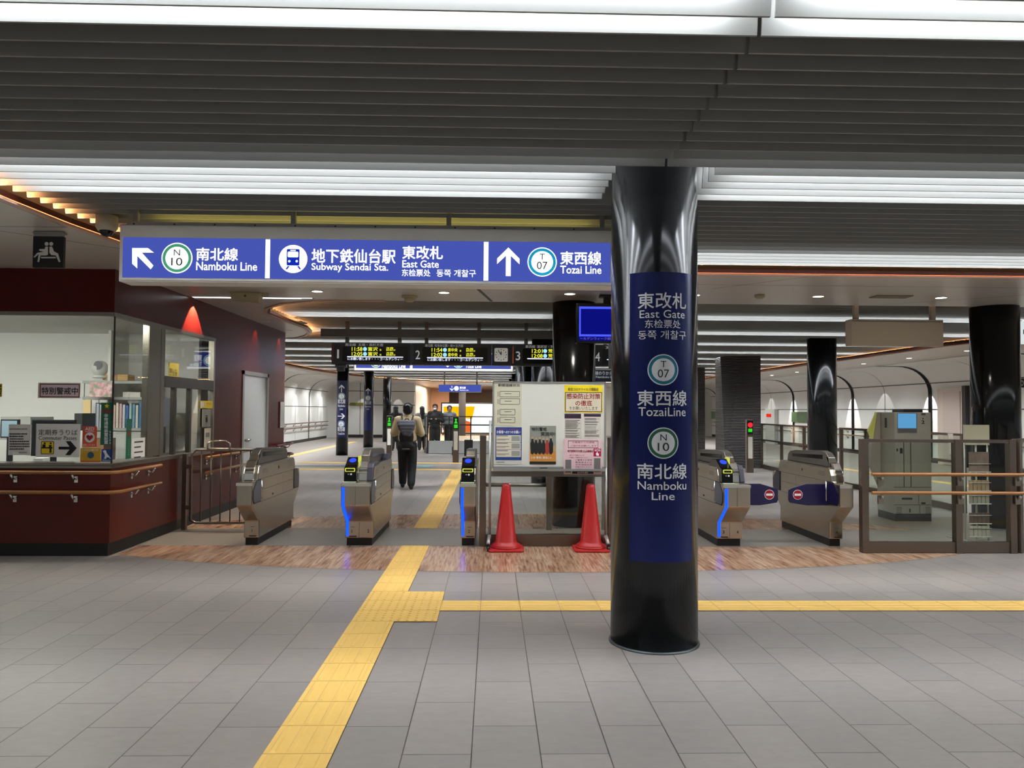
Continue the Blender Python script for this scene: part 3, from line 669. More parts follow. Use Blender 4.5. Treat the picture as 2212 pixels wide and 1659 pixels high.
# door in the red wall
t = thing('door_1', 'pale grey steel door in a bright metal frame in the red wall', 'door', (BX, 12.78, 0)); t['kind'] = 'structure'
MB().box(BX-.06, BX+.012, 12.0, 12.08, 0, 2.08).box(BX-.06, BX+.012, 13.31, 13.38, 0, 2.08).box(BX-.06, BX+.012, 12.0, 13.38, 2.02, 2.08).build('door_frame', ALU, t)
MB().box(BX-.05, BX-.02, 12.08, 13.31, .005, 2.02).build('door_leaf', mat('door_pale', (196, 196, 190), .4), t); leaf_ = t.children[-1]; MB().tube([(BX-.02, 12.24, 1.0), (BX+.03, 12.24, 1.0), (BX+.03, 12.37, 1.0)], .012).build('door_handle', CHROME, leaf_)
# wash light on the red wall, plus weaker ones
def redspot(y, e, size=38):
    t = thing('wall_spotlight', 'small recessed spotlight in the soffit %s' % {10.0: 'grazing the red wall above the office window', 12.6: 'over the pale door of the red wall', 14.0: 'near the rounded end of the red wall'}[y], 'spotlight', (-3.66, y, ZS))
    MB().lathe([(.035, -.004), (.045, -.004), (.045, 0)], (-3.66, y, ZS), 20).build('rim', WHITE, t)
    l = bpy.data.lights.new('lamp', 'SPOT'); l.energy = e; l.color = (1, .8, .6); l.spot_size = math.radians(size); l.spot_blend = .1; l.shadow_soft_size = .004
    o = bpy.data.objects.new('lamp', l); COL.objects.link(o); o.parent = t; o.location = (-.06, 0, -.02); o.rotation_euler = Vector((-.25, 0, -1)).to_track_quat('-Z', 'Y').to_euler()
redspot(10.0, 260, 80); redspot(12.6, 14, 60); redspot(14.0, 14, 60)
# ---- things inside the office (planes seen through the glass)
def pbox(name, r, Y, dep, m, lb=None, cat=None, parent=None, group=None, bevel=0.):
    x0, z0, x1, z1 = pxr(*r, Y); return MB().box(x0, x1, Y, Y+dep, z0, z1).build(name, m, parent, lb, bevel=bevel, cat=cat, group=group)
t = thing('storage_rack', 'grey shelf rack with binders inside the ticket office window', 'shelf', (-5.0, 10.2, 0)); Y = 10.1
SH = mat('rack_grey', (170, 172, 168), .45)
for py in (823, 858, 925): x0, z0, x1, z1 = pxr(178, py, 316, py+5, Y); MB().box(x0, x1, Y, Y+.4, z0, z1).build('shelf', SH, t)
for px in (180, 313):
    x0, z0, x1, z1 = pxr(px-1.5, 823, px+1.5, 960, Y); MB().box(x0, x1, Y, Y+.02, 0.02, z1).box(x0, x1, Y+.38, Y+.4, 0.02, z1).build('upright', SH, t)
x0, z0, x1, z1 = pxr(178, 927, 316, 990, Y); MB().box(x0, x1, Y+.02, Y+.4, .02, z1).build('cabinet', mat('rack_cab', (190, 192, 188), .5), t)
bc = [(210, 214, 222), (200, 208, 225), (206, 206, 212), (90, 120, 190), (220, 220, 218), (216, 190, 150), (228, 196, 190), (222, 214, 200), (214, 180, 184), (200, 210, 216), (70, 110, 180), (170, 200, 196), (110, 160, 190), (214, 216, 206), (60, 120, 170), (120, 190, 200)]
bx = 198
names_b = 'white/pale blue/light grey/blue/cream/tan/pink/ivory/rose/silver/royal blue/pale green/steel blue/off-white/teal blue/turquoise'.split('/')
for i, c in enumerate(bc):
    if 206 <= bx < 216: pass
    w = 6.8; x0, z0, x1, z1 = pxr(bx, 870 + (i*37 % 7), bx+w-.8, 924.5, Y); MB().box(x0, x1, Y+.03, Y+.3, z0, z1).build('binder', mat('binder%d' % i, c, .5), None, '%s binder standing in the row on the office shelf' % names_b[i], cat='binder', group='binders on the office shelf'); bx += w+.3
t = thing('air_circulator', 'white round air circulator fan on top of the office rack', 'fan', (0, 0, 0)); Y = 10.25
p = at(216, 815, Y=Y); t.location = p
c = at(216, 796, Y=Y); r = 17/F*Y
MB().ball(c, r, 20).build('head', WHITE, t); MB().tube([p+Vector((0, 0, .0)), (c.x, Y, c.z-r*.6)], .03, 12).build('neck', WHITE, t); MB().lathe([(.085, -.01), (.085, .008), (.03, .03)], (p.x, Y, p.z), 24).build('base', WHITE, t)
MB().disc(lambda u, v, d: (c.x+u+.02, Y-r*1.01+abs(u)*.25-d+.012, c.z+v+.035), 0, 0, r*.55, .012).build('grille', mat('fan_grille', (110, 112, 116), .5), t)
pbox('cardboard_box', (222, 810, 252, 821), 10.25, .25, mat('cardboard', (196, 160, 110), .8), 'brown cardboard box beside the fan on the office rack', 'box'); pbox('cardboard_box', (253, 809, 276, 822), 10.25, .2, mat('cardboard2', (206, 172, 112), .8), 'lighter tan cardboard box at the right end of the office rack', 'box')
pbox('paper_stack', (265, 847, 303, 857.5), 10.15, .25, mat('paper_wh', (228, 224, 214), .8), 'low pile of white papers on the middle shelf of the office rack', 'papers')
# calendar with pink blossom
t = thing('blossom_calendar', 'calendar with pink blossom picture hung on the office rack', 'calendar', at(217, 840, Y=9.98)); x0, z0, x1, z1 = pxr(193, 826, 242, 857, 9.98)
cm = mat('blossom', (206, 150, 160), .7); nt = cm.node_tree; tc = nt.nodes.new('ShaderNodeTexCoord'); vn = nt.nodes.new('ShaderNodeTexNoise'); vn.inputs['Scale'].default_value = 16; vn.inputs['Detail'].default_value = 8
cr = nt.nodes.new('ShaderNodeValToRGB'); e = cr.color_ramp.elements; e[0].position = .4; e[0].color = lin((130, 170, 130))+(1,); e[1].position = .5; e[1].color = lin((222, 160, 170))+(1,); e2 = e.new(.62); e2.color = lin((236, 206, 206))+(1,)
nt.links.new(tc.outputs['Object'], vn.inputs['Vector']); nt.links.new(vn.outputs['Fac'], cr.inputs[0]); nt.links.new(cr.outputs[0], nt.nodes['Principled BSDF'].inputs['Base Color'])
MB().box(x0, x1, 9.98, 9.99, z0, z1).build('picture', cm, t)
pbox('document_tray', (178, 864, 196, 925), 9.95, .03, mat('tray_cream', (224, 196, 140), .6), 'cream hanging folder at the left end of the office rack', 'folder')
# monitors and phones
def monitor(r, Y, lb, scr=(20, 22, 24)):
    x0, z0, x1, z1 = pxr(*r, Y); t = thing('computer_monitor', lb, 'monitor', ((x0+x1)/2, Y, .73), group='monitors on the office counter')
    MB().box(x0, x1, Y, Y+.04, z0, z1).build('housing', BLACK, t, bevel=.004); MB().box(x0+.015, x1-.015, Y-.002, Y, z0+.015, z1-.015).build('screen', mat('scr%d' % scr[0], scr, .15), t)
    xm = (x0+x1)/2; MB().box(xm-.03, xm+.03, Y+.01, Y+.03, .75, z0).build('stand', BLACK, t); MB().box(xm-.1, xm+.1, Y-.06, Y+.1, .73, .75).build('base', BLACK, t)
monitor((66, 907, 162, 985), 8.45, 'wide black monitor behind the commuter pass sign'); monitor((0, 906, 40, 946), 8.6, 'pale blue lit monitor at the far left of the office window', (150, 175, 190))
pbox('office_cabinet', (0, 901, 66, 950), 9.6, .5, mat('cab_gr', (150, 150, 148), .5), 'low grey cabinet against the office back wall', 'cabinet')
pbox('printer', (160, 893, 178, 930), 9.2, .3, DGREY, 'dark grey device standing behind the commuter pass sign', 'printer')
pbox('telephone', (72, 990, 92, 1000), 8.3, .12, WHITE, 'white desk phone on the office counter behind the windows', 'telephone')
MB().box(-4.9, -4.66, 9.45, 9.75, .73, 1.12).build('parcel', mat('brown_paper', (150, 112, 80), .8), None, 'brown parcel inside the office behind the sliding window', cat='parcel')
t = thing('desk_lamp_screen', 'grey screen on a stand inside the office behind the sliding window', 'screen', (-4.5, 10.2, .73)); MB().box(-4.42, -4.12, 10.2, 10.24, 1.25, 1.62).build('panel', mat('scr_grey', (95, 100, 106), .3), t); MB().box(-4.29, -4.25, 10.2, 10.22, .73, 1.25).build('stand', DGREY, t); MB().box(-4.46, -4.08, 10.05, 10.35, .7, .73).build('base', DGREY, t)
# ---- notices on the office glass
GY = BY+.018
def notice(name, r, m, lb, cat='notice', Y=GY, th=.004):
    x0, z0, x1, z1 = pxr(*r, Y); t = thing(name, lb, cat, ((x0+x1)/2, Y, z0)); MB().box(x0, x1, Y-th, Y, z0, z1).build('sheet', m, t); return t, Y-th
t, y = notice('window_notice', (82, 827, 174, 860), PAPER, 'pink notice with dark red border reading special alert on the office glass')
x0, z0, x1, z1 = pxr(85.5, 829.5, 172.5, 858, y); MB().box(x0, x1, y-.001, y, z0, z1).build('border', mat('maroon', (110, 20, 42), .6), t)
x0, z0, x1, z1 = pxr(87.5, 831.5, 170.5, 856, y); MB().box(x0, x1, y-.002, y, z0, z1).build('field', mat('pinkish', (226, 208, 214), .6), t); lpx('特別警戒中', 90, 837, 169, 852, y, BTXT, t, .003, .012)
t, y = notice('window_notice', (77, 916, 174, 987), mat('offwhite', (234, 232, 226), .6), 'white commuter passes sign with arrow and counter pictogram on the office glass', 'sign')
lpx('定期券うりば', 83, 928, 168, 940, y, BTXT, t, .002, 0); lpx('Commuter Passes', 84, 942, 166, 950, y, BTXT, t, .002, 0)
x0, z0, x1, z1 = pxr(88.5, 953, 117, 981, y); f = front(y); MB().rrect(f, x0, z0, x1, z1, 0, .002, .012).build('pictogram_frame', BLACK, t); MB().rrect(f, x0+.006, z0+.006, x1-.006, z1-.006, .001, .003, .01).build('pictogram_field', YEL, t)
pm = MB()
for (a, b, c, d) in ((90, 966, 114, 968.5), (92, 960, 99, 966), (106, 961, 112, 968), (107, 968, 112, 978)): X = pxr(a, b, c, d, y); pm.quad(f, *X, .0036)
for cx, cy in ((97, 957.5), (110, 957.5)): q = at(cx, cy, Y=y); pm.disc(f, q.x, q.z, .010, .0036, 16)
pm.build('pictogram_figures', BTXT, t)
q = at(146, 968, Y=y); P = [(-.088, -.014), (.02, -.014), (-.02, -.07), (.03, -.07), (.092, 0), (.03, .07), (-.02, .07), (.02, .014), (-.088, .014)]
tr = tessellate_polygon([[Vector((a, b, 0)) for a, b in P]]); MB().add([f(q.x+a, q.z+b, .002) for a, b in P], [tuple(k) for k in tr]).build('arrow', BTXT, t)
def lines(t, y, x0, y0, x1, y1, n, m=INK, gap=.5, seed=1):
    rnd = random.Random(seed); mb = MB(); h = (y1-y0)/n
    for i in range(n):
        xe = x0+(x1-x0)*(1 if rnd.random() > .3 else rnd.uniform(.5, .95)); xx = x0+(0 if i else 0)
        while xx < xe-1:
            w = min(rnd.uniform(3, 9)*.5, xe-xx); mb.quad(front(y), *pxr(xx, y0+h*i, xx+w, y0+h*(i+gap), y), .0022); xx += w+.5
    mb.build('lettering', m, t)
t, y = notice('window_notice', (18, 917, 68, 983), mat('offwhite', (234, 232, 226), .6), 'white printed notice with lines of text at the left of the office glass'); lines(t, y, 21, 926, 64, 929, 1); lines(t, y, 21, 936, 64, 974, 7); lines(t, y, 41, 977, 62, 979.5, 1)
t, y = notice('defibrillator_sticker', (178, 921, 210, 965), mat('aed_orange', (208, 84, 46), .5), 'orange AED sticker with a heart on the office glass', 'sticker')
lpx('AED', 184, 923, 204, 930, y, WTXT, t, .002, .02); MB().quad(front(y), *pxr(184, 932, 204, 933, y), .002).build('rule', WTXT, t); q = at(194, 945, Y=y); MB().disc(front(y), q.x, q.z, .05, .002).build('ring', WTXT, t)
P = [(0, -.03)] + [(.03*math.sin(a)*1.0, .03*(.8*math.cos(a)-.38*math.cos(2*a)-.15*math.cos(3*a))) for a in [math.pi*2*i/24 for i in range(1, 24)]]
P = [(.034*math.sin(a)**3, .034*(.8125*math.cos(a)-.3125*math.cos(2*a)-.125*math.cos(3*a)-.0625*math.cos(4*a))) for a in [math.pi*2*i/32 for i in range(32)]]
tr = tessellate_polygon([[Vector((a, b, 0)) for a, b in P]]); MB().add([front(y)(q.x+a, q.z+b, .0035) for a, b in P], [tuple(k) for k in tr]).build('heart', RED, t); lpx('設置しています', 179, 959, 206, 963.5, y, WTXT, t, .002)
DG = mat('emergency_green', (16, 96, 66), .4)
t, y = notice('emergency_report_sign', (217, 870, 245, 961), DG, 'tall green emergency report station sign with yellow star on the office glass', 'sign')
q = at(231, 877, Y=y); P = []
for i in range(10): a = math.pi/2+math.pi*i/5; r = .026 if i % 2 == 0 else .012; P.append((q.x+r*math.cos(a), q.z+r*math.sin(a)))
tr = tessellate_polygon([[Vector((a, b, 0)) for a, b in P]]); MB().add([front(y)(a, b, .002) for a, b in P], [tuple(k) for k in tr]).build('star', YEL, t)
MB().quad(front(y), *pxr(221, 885, 243, 891, y), .002).build('red_band', mat('brownred', (120, 50, 26), .5), t)
for i, ch in enumerate('非常通報装置設置'): lpx(ch, 225, 894+i*8.2, 234, 901.5+i*8.2, y, GREYT, t, .002, .015)
for i, ch in enumerate('仙台北警察署'[:5]): lpx(ch, 236, 930+i*6.2, 240, 935+i*6.2, y, GREYT, t, .002)
Ys = BX+.001
def snotice(name, r, m, lb, cat='notice'):
    """notice on the side glass; pixel rectangle on the plane X"""
    a = at(r[0], r[3], X=Ys); b = at(r[2], r[1], X=Ys); z0 = at((r[0]+r[2])/2, r[3], X=Ys).z; z1 = at((r[0]+r[2])/2, r[1], X=Ys).z
    t = thing(name, lb, cat, (Ys, (a.y+b.y)/2, z0)); MB().box(Ys, Ys+.003, a.y, b.y, z0, z1).build('sheet', m, t); return t, (a.y, z0, b.y, z1)
fs_ = sideL(Ys+.003)
t, r = snotice('emergency_report_sign', (271, 905, 284, 991), DG, 'narrow green emergency report sign on the side glass of the office', 'sign'); MB().quad(fs_, r[0]+.03, r[3]-.18, r[2]-.02, r[3]-.12, .001).build('red_band', mat('brownred', (120, 50, 26), .5), t)
for i, ch in enumerate('非常通報装置設置'): h = (r[3]-r[1]-.24)/8; lettering(ch, fs_, r[0]+.06, r[3]-.2-(i+1)*h, r[2]-.06, r[3]-.2-i*h-.01, GREYT, t, .0015, .015)
t, r = snotice('window_notice', (285, 946, 313, 988), PAPER, 'pale paper notice with printed lines on the side glass of the office')
mb = MB()
for i in range(5): mb.quad(fs_, r[0]+.04, r[3]-.05-i*.055, r[2]-.05-(i % 2)*.05, r[3]-.035-i*.055, .001)
mb.build('lettering', INK, t)
t, r = snotice('window_notice', (433, 866, 459, 882), YEL, 'small yellow sticker with pictograms on the glass near the red wall'); MB().quad(fs_, r[0]+.01, r[1]+.01, r[0]+.13, r[3]-.01, .001).build('pictogram_field', WTXT, t); lettering('サービス', fs_, r[0]+.2, r[1]+.05, r[2]-.05, r[3]-.02, BTXT, t, .0015)
t, r = snotice('window_notice', (436, 884, 455, 922), mat('grey_note', (150, 152, 148), .6), 'grey notice with a small figure pictogram below the yellow sticker'); lettering('i', fs_, (r[0]+r[2])/2-.04, r[1]+.06, (r[0]+r[2])/2+.04, r[3]-.08, BTXT, t, .0015, .02)
t, r = snotice('window_notice', (441, 925, 455, 968), PAPER, 'narrow pale notice low on the glass near the red wall'); MB().quad(fs_, r[0]+.03, r[1]+.15, r[2]-.05, r[3]-.06, .001).build('picture', mat('grey_note', (150, 152, 148), .6), t)
t, r = snotice('window_notice', (363, 784, 386, 821), mat('pale_yellow', (206, 196, 90), .6), 'yellow paper notice high on the side glass of the office'); lettering('開いた', fs_, r[0]+.03, r[3]-.12, r[2]-.05, r[3]-.07, INK, t, .0015); lettering('ご注意', fs_, r[0]+.03, r[1]+.05, r[2]-.05, r[1]+.1, INK, t, .0015)
t, y = notice('poster_sticker', (173.5, 968, 218, 997), mat('mustard', (206, 160, 40), .5), 'yellow sticker with a round blue emblem at the bottom of the office glass', 'sticker'); q = at(196, 983, Y=y); MB().disc(front(y), q.x, q.z, .033, .002).build('emblem', mat('blue_em', (46, 90, 120), .5), t); MB().quad(front(y), *pxr(173.5, 995.5, 218, 998, y), .002).build('edge', mat('aed_orange', (208, 84, 46), .5), t); lpx('こども110番の駅', 177, 970, 213, 974, y, WTXT, t, .002)
t, y = notice('guide_dog_sticker', (219, 970, 243, 997), mat('dog_blue', (24, 74, 140), .5), 'blue assistance dog sticker at the bottom corner of the office glass', 'sticker')
P = [(222, 975), (226, 972), (229, 973), (231, 979), (235, 984), (240, 991), (237, 991), (236, 988), (230, 988), (230, 991), (225, 991), (227, 984), (225, 978)]
PP = [(at(a, b, Y=y).x, at(a, b, Y=y).z) for a, b in P]; tr = tessellate_polygon([[Vector((a, b, 0)) for a, b in PP]]); MB().add([front(y)(a, b, .002) for a, b in PP], [tuple(k) for k in tr]).build('dog_outline', WTXT, t); lpx('Welcome!', 221, 992.5, 241, 996, y, WTXT, t, .002)
t, y = notice('window_notice', (-30, 829, 5, 857), mat('mustard2', (190, 172, 20), .5), 'mustard yellow notice cut by the left edge of the picture'); lpx('行', -3, 832, 3.5, 852, y, BTXT, t, .002, .02); 
# ------------------------------------------------------------------ bench sign on the soffit
Y = 6.25; x0, z0, x1, z1 = pxr(70, 511, 138, 578, Y)
t = thing('waiting_area_sign', 'black square sign with two people on a bench hanging above the office', 'sign', ((x0+x1)/2, Y, ZS)); MB().rrect(front(Y), x0, z0, x1, z1, 0, -.03, .008).build('panel', BLACK, t)
MB().box(x0, x1, Y+.005, Y+.02, z1, ZS).build('hanger', ALU, t); MB().box(x0, x1, Y-.01, Y+.05, z1+.02, z1+.035).build('clip', ALU, t)
def polypx(pts, Y, d, m, parent, nm='pictogram'):
    P = [(at(a, b, Y=Y).x, at(a, b, Y=Y).z) for a, b in pts]; tr = tessellate_polygon([[Vector((a, b, 0)) for a, b in P]]); return MB().add([front(Y)(a, b, d) for a, b in P], [tuple(k) for k in tr]).build(nm, m, parent)
pic = mat('picto_white', (220, 220, 214), .5)
for cx in (101, 111): q = at(cx, 527, Y=Y); MB().disc(front(Y), q.x, q.z, 4.2/F*Y, .002, 24).build('pictogram_head', pic, t)
polypx([(98, 533), (104, 533), (104, 550), (100, 552), (88, 552), (85, 566), (81, 566), (84, 549), (75, 557), (73, 555), (81, 546), (95, 544), (84, 541), (86, 538), (97, 538)], Y, .002, pic, t)
polypx([(107, 533), (113, 533), (117, 543), (126, 548), (131, 566), (127, 566), (121, 552), (111, 551), (107, 546)], Y, .002, pic, t)
polypx([(89, 555), (121, 555), (121, 558), (89, 558)], Y, .002, pic, t)
# ------------------------------------------------------------------ main hanging sign
Y = 5.8; FR = mat('sign_frame', (226, 224, 216), .4); SB = glow('sign_blue', (74, 90, 186), .9); SW = glow('sign_white', (250, 252, 255), 1.6)
x0, z0, x1, z1 = pxr(256, 498, 1322, 608, Y); x1 = .93
sg = thing('hanging_line_sign', 'long backlit blue sign for Namboku Line, East Gate and Tozai Line hanging from the slats', 'sign', ((x0+x1)/2, Y+.1, z0))
MB().box(x0, x1, Y, Y+.2, z0, z1).build('housing', FR, sg, bevel=.006)
MB().box(x0+.03, x1-.0, Y+.05, Y+.15, z1, z1+.035).build('top_channel', mat('channel', (176, 174, 168), .4), sg)
for px in (281, 627, 968, 1304): q = at(px, 480, Y=Y); MB().box(q.x-.018, q.x+.018, Y+.08, Y+.12, z1+.03, ZF+.08).build('hanger', ALU, sg)
mb = MB()
for i in range(13): xx = x0+.08+i*(x1-x0-.1)/12; mb.tube([(xx, Y+.045, z1+.018), (xx, Y+.052, z1+.018)], .006, 8)
mb.build('screws', BLACK, sg)
bx0, bz0, bx1, bz1 = pxr(265, 514, 1319, 603, Y); bz0, bz1 = at(790, 605, Y=Y).z, at(790, 519, Y=Y).z
f = front(Y)
MB().box(x0+.012, x1-.005, Y-.006, Y+.001, z0+.012, z1-.012).build('bezel', mat('bezel_grey', (216, 213, 205), .4), sg); f = front(Y-.006)
MB().quad(f, bx0, bz0, at(1318, 560, Y=Y).x, bz1, .002).build('light_panel', SB, sg)
for a, b in ((574, 584), (1045, 1055)): MB().quad(f, at(a, 560, Y=Y).x, bz0+.004, at(b, 560, Y=Y).x, bz1-.004, .004).build('divider', SW, sg)
q = at(310, 558, Y=Y); 
def bigarrow(c, s, rot, parent, m=SW):
    a = math.radians(rot); w = .17; shaft = [(-w, -1), (w, -1), (w, .42), (.78, -.17), (.78, .22), (0, 1), (-.78, .22), (-.78, -.17), (-w, .42)]
    P = [(c.x+s*(x*math.cos(a)-y*math.sin(a)), c.z+s*(x*math.sin(a)+y*math.cos(a))) for x, y in shaft]; tr = tessellate_polygon([[Vector((x, y, 0)) for x, y in P]])
    MB().add([f(x, y, .004) for x, y in P], [tuple(k) for k in tr]).build('arrow', m, parent)
# up-left arrow with square corner
P = [(286, 536), (320, 536), (333, 546), (307, 546), (332, 574), (326, 582), (297, 553), (297, 580), (286, 570)]
polypx(P, Y-.006, .004, SW, sg, 'arrow'); 
q = at(1098, 566, Y=Y); bigarrow(q, .108, 0, sg)
SG = mat('ring_green', (70, 165, 125), .5, emit=.5); ST = mat('ring_cyan', (0, 170, 215), .5, emit=.5)
q = at(383.5, 558, Y=Y); badge(f, q.x, q.z, 33/F*Y, .004, SG, 'N', '10', sg, SW); q = at(1171, 566.5, Y=Y); badge(f, q.x, q.z, 32/F*Y, .004, ST, 'T', '07', sg, SW)
q = at(634, 560, Y=Y); MB().disc(f, q.x, q.z, 30.5/F*Y, .004).build('badge_face', SW, sg)
TB = glow('train_blue', (20, 50, 190), .9)
def trp(m, nm, d, *rs):
    mb = MB()
    for r in rs: X0, Z0, X1, Z1 = pxr(*r, Y); mb.rrect(f, X0, Z0, X1, Z1, d, d+.001, .008)
    mb.build(nm, m, sg)
trp(TB, 'train_body', .0055, (620, 539, 648, 574)); trp(SW, 'train_windows', .0072, (622.5, 544.5, 645.5, 556.5), (628, 540.8, 640, 542.8))
for cx in (626, 642): q = at(cx, 565, Y=Y); MB().disc(f, q.x, q.z, 2.6/F*Y, .0080, 16).build('train_lamp', SW, sg)
polypx([(622, 575), (626, 575), (621, 582), (617, 582)], Y-.006, .0055, TB, sg, 'track'); polypx([(642, 575), (646, 575), (651, 582), (647, 582)], Y-.006, .0055, TB, sg, 'track')
for s, r, bo in (('南北線', (424, 536, 515, 563), .02), ('Namboku Line', (424, 567, 556, 584), .015), ('地下鉄仙台駅', (673, 539, 855, 568), .02), ('Subway Sendai Sta.', (673, 570, 839, 588), .015), ('東改札', (869, 532, 957, 560), .02), ('East Gate', (869, 563, 948, 578), .012),
                 ('东检票处', (868, 582, 930, 597), .01), ('동쪽 개찰구', (943, 583, 1028, 598), .01), ('東西線', (1210, 544, 1299, 572), .02), ('Tozai Line', (1210, 575, 1299, 591), .015)): lpx(s, *r, Y-.006, SW, sg, .004, bo)
# yellow light added above the sign box only to tint the slats
l = bpy.data.lights.new('added_slat_tint', 'AREA'); l.shape = 'RECTANGLE'; l.size = 3.4; l.size_y = .04; l.energy = 6; l.color = (1, .82, .2); o = bpy.data.objects.new('added_slat_tint', l); COL.objects.link(o); o.parent = sg; o.location = (0, .12, z1-z0+.01); o.rotation_euler = (math.pi*.95, 0, 0)
# ------------------------------------------------------------------ departure boards
Y = 13.0; x0, z0, x1, z1 = pxr(716, 740, 1103, 786, Y); xr = at(1345, 760, Y=Y).x; z0 = at(1000, 789, Y=Y).z; z1 = at(1000, 743, Y=Y).z
BB = mat('board_black', (16, 15, 15), .35); LY = glow('led_yellow', (250, 250, 60), 1.2); LW = glow('led_white', (225, 232, 255), 1.3); LC = glow('led_cyan', (150, 215, 250), 1.2); ORG = mat('orange_line', (200, 90, 30), .5); DR = mat('dark_red_line', (110, 16, 14), .5); GN = mat('board_number', (200, 200, 200), .5, emit=.25)
def board(px0, px1, num, head, rows, lb, edge, foot='にお願い致します・・・ゴールデンウィー', hx=None, ledx=None, clock=False):
    xa = at(px0, 760, Y=Y).x; xb = at(px1, 760, Y=Y).x; t = thing('departure_board', lb, 'departure board', ((xa+xb)/2, Y+.1, z0), group='departure boards over the gates')
    MB().box(xa, xb, Y, Y+.2, z0, z1).build('housing', BB, t, bevel=.004); dy = (px0-716)*.011; o = px0-716
    sl = lambda r: (r[0]+o, r[1]+dy, r[2]+o, r[3]+dy)
    MB().quad(front(Y), *pxr(*sl((718, 744, 720.5, 781)), Y), .003).build('edge_stripe', edge, t); lpx(num, *sl((725, 755, 735, 774) if num != '1' else (728, 755, 732.5, 774)), Y, GN, t, .003, .01)
    X = pxr(*sl((740, 749, 881, 781)), Y); dp = MB().rrect(front(Y), *X, 0, .002, .03).build('display', mat('display_black', (5, 5, 6), .2), t)
    lpx(head, *sl((746, 742, 828, 747.5)), Y, GN, t, .003)
    for i, r in enumerate(rows):
        yy = 750+i*10.5; lpx(r[0], *sl((760, yy, 783, yy+8)), Y, LY, dp, .004, .006); q = at(788.5+o, yy+4+dy, Y=Y); MB().disc(front(Y), q.x, q.z, 4.3/F*Y, .004, 20).build('line_badge', LC, dp)
        lpx(r[1], *sl((795, yy, 816, yy+8)), Y, LY, dp, .004, .006); lpx('発', *sl((820, yy+4, 824, yy+8)), Y, LY, dp, .004); lpx(r[2], *sl((834, yy, 850, yy+4)), Y, LY, dp, .004, .01); lpx('長町南行き', *sl((834, yy+4.5, 854, yy+8)), Y, LY, dp, .004, .01)
    MB().quad(front(Y), *pxr(*sl((750, 770.5, 871, 771.6)), Y), .004).build('display_rule', LW, dp)
    if foot: lpx(foot, *sl((751, 773, 870, 778)), Y, LW, dp, .004, .012)
    for px in (px0+32, px0+146 if px1-px0 > 120 else px0+60): q = at(px, 735, Y=Y); MB().box(q.x-.03, q.x+.03, Y+.07, Y+.13, z1, ZF+.02).build('hanger', mat('hanger_grey', (90, 88, 84), .4, .4), t)
    return t
board(716, 887, '1', '南北線  五橋・長町方面', (('11:58', '富沢', '次発'), ('12:05', '富沢', '次発')), 'black departure board numbered 1 with yellow times 11:58 and 12:05', DR)
board(888.5, 1062, '2', '南北線  勾当台公園・旭ヶ丘方面', (('11:54', '泉中央', '先発'), ('12:02', '泉中央', '次発')), 'black departure board numbered 2 with yellow times 11:54 and 12:02', mat('mid_grey_stripe', (60, 60, 60), .5))
board(1105, 1275, '3', '東西線  薬師堂・荒井方面', (('12:01', '荒井', '先発'), ('12:08', '荒井', '次発')), 'black departure board numbered 3 partly hidden by the notice board column', ORG, foot=None)
board(1277, 1420, '4', '東西線', (), 'black departure board numbered 4 between the blue screen column and big column', mat('mid_grey_stripe', (60, 60, 60), .5), foot=None)
xa, xb = at(1062.5, 760, Y=Y).x, at(1104.5, 760, Y=Y).x
t = thing('station_clock', 'square white clock showing six minutes to twelve between boards 2 and 3', 'clock', ((xa+xb)/2, Y+.1, z0)); MB().box(xa, xb, Y, Y+.2, z0, z1).build('housing', BB, t)
dial_ = MB().rrect(front(Y), *pxr(1068, 752, 1097, 781, Y), 0, .004, .02).build('dial', mat('dial_white', (190, 186, 176), .5, emit=.25), t); q = at(1082.5, 766.5, Y=Y); fk = front(Y-.004)
mb = MB()
for i in range(12): a = math.pi*i/6; u, v = q.x+.088*math.sin(a), q.z+.088*math.cos(a); mb.disc(fk, u, v, .009, .001, 8)
mb.build('hour_marks', BTXT, dial_)
for ang, ln, w in ((-36, .08, .006), (-3, .055, .009)):
    a = math.radians(ang); dx, dz = math.sin(a), math.cos(a); MB().add([fk(q.x-dz*w, q.z+dx*w, .002), fk(q.x+dz*w, q.z-dx*w, .002), fk(q.x+dx*ln+dz*w, q.z+dz*ln-dx*w, .002), fk(q.x+dx*ln-dz*w, q.z+dz*ln+dx*w, .002)], [(0, 1, 2, 3)]).build('clock_hand', BTXT, dial_)
q0 = at(695, 728, Y=13.05); q1 = at(1290, 716, Y=13.05); MB().box(q0.x, q1.x, 12.96, 13.06, q0.z, q1.z).build('hanging_channel', mat('dark_channel', (62, 56, 50), .4, .3), None, 'long dark channel above the departure boards', cat='channel')
p = at(735, 790, Y=Y); t = thing('dome_camera', 'small dark camera under the left end of departure board 1', 'security camera', p); MB().box(p.x-.09, p.x+.09, Y+.02, Y+.16, z0-.05, z0).build('bracket', DGREY, t); MB().box(p.x-.06, p.x+.06, Y, Y+.12, z0-.11, z0-.05).build('camera_body', BLACK, t)
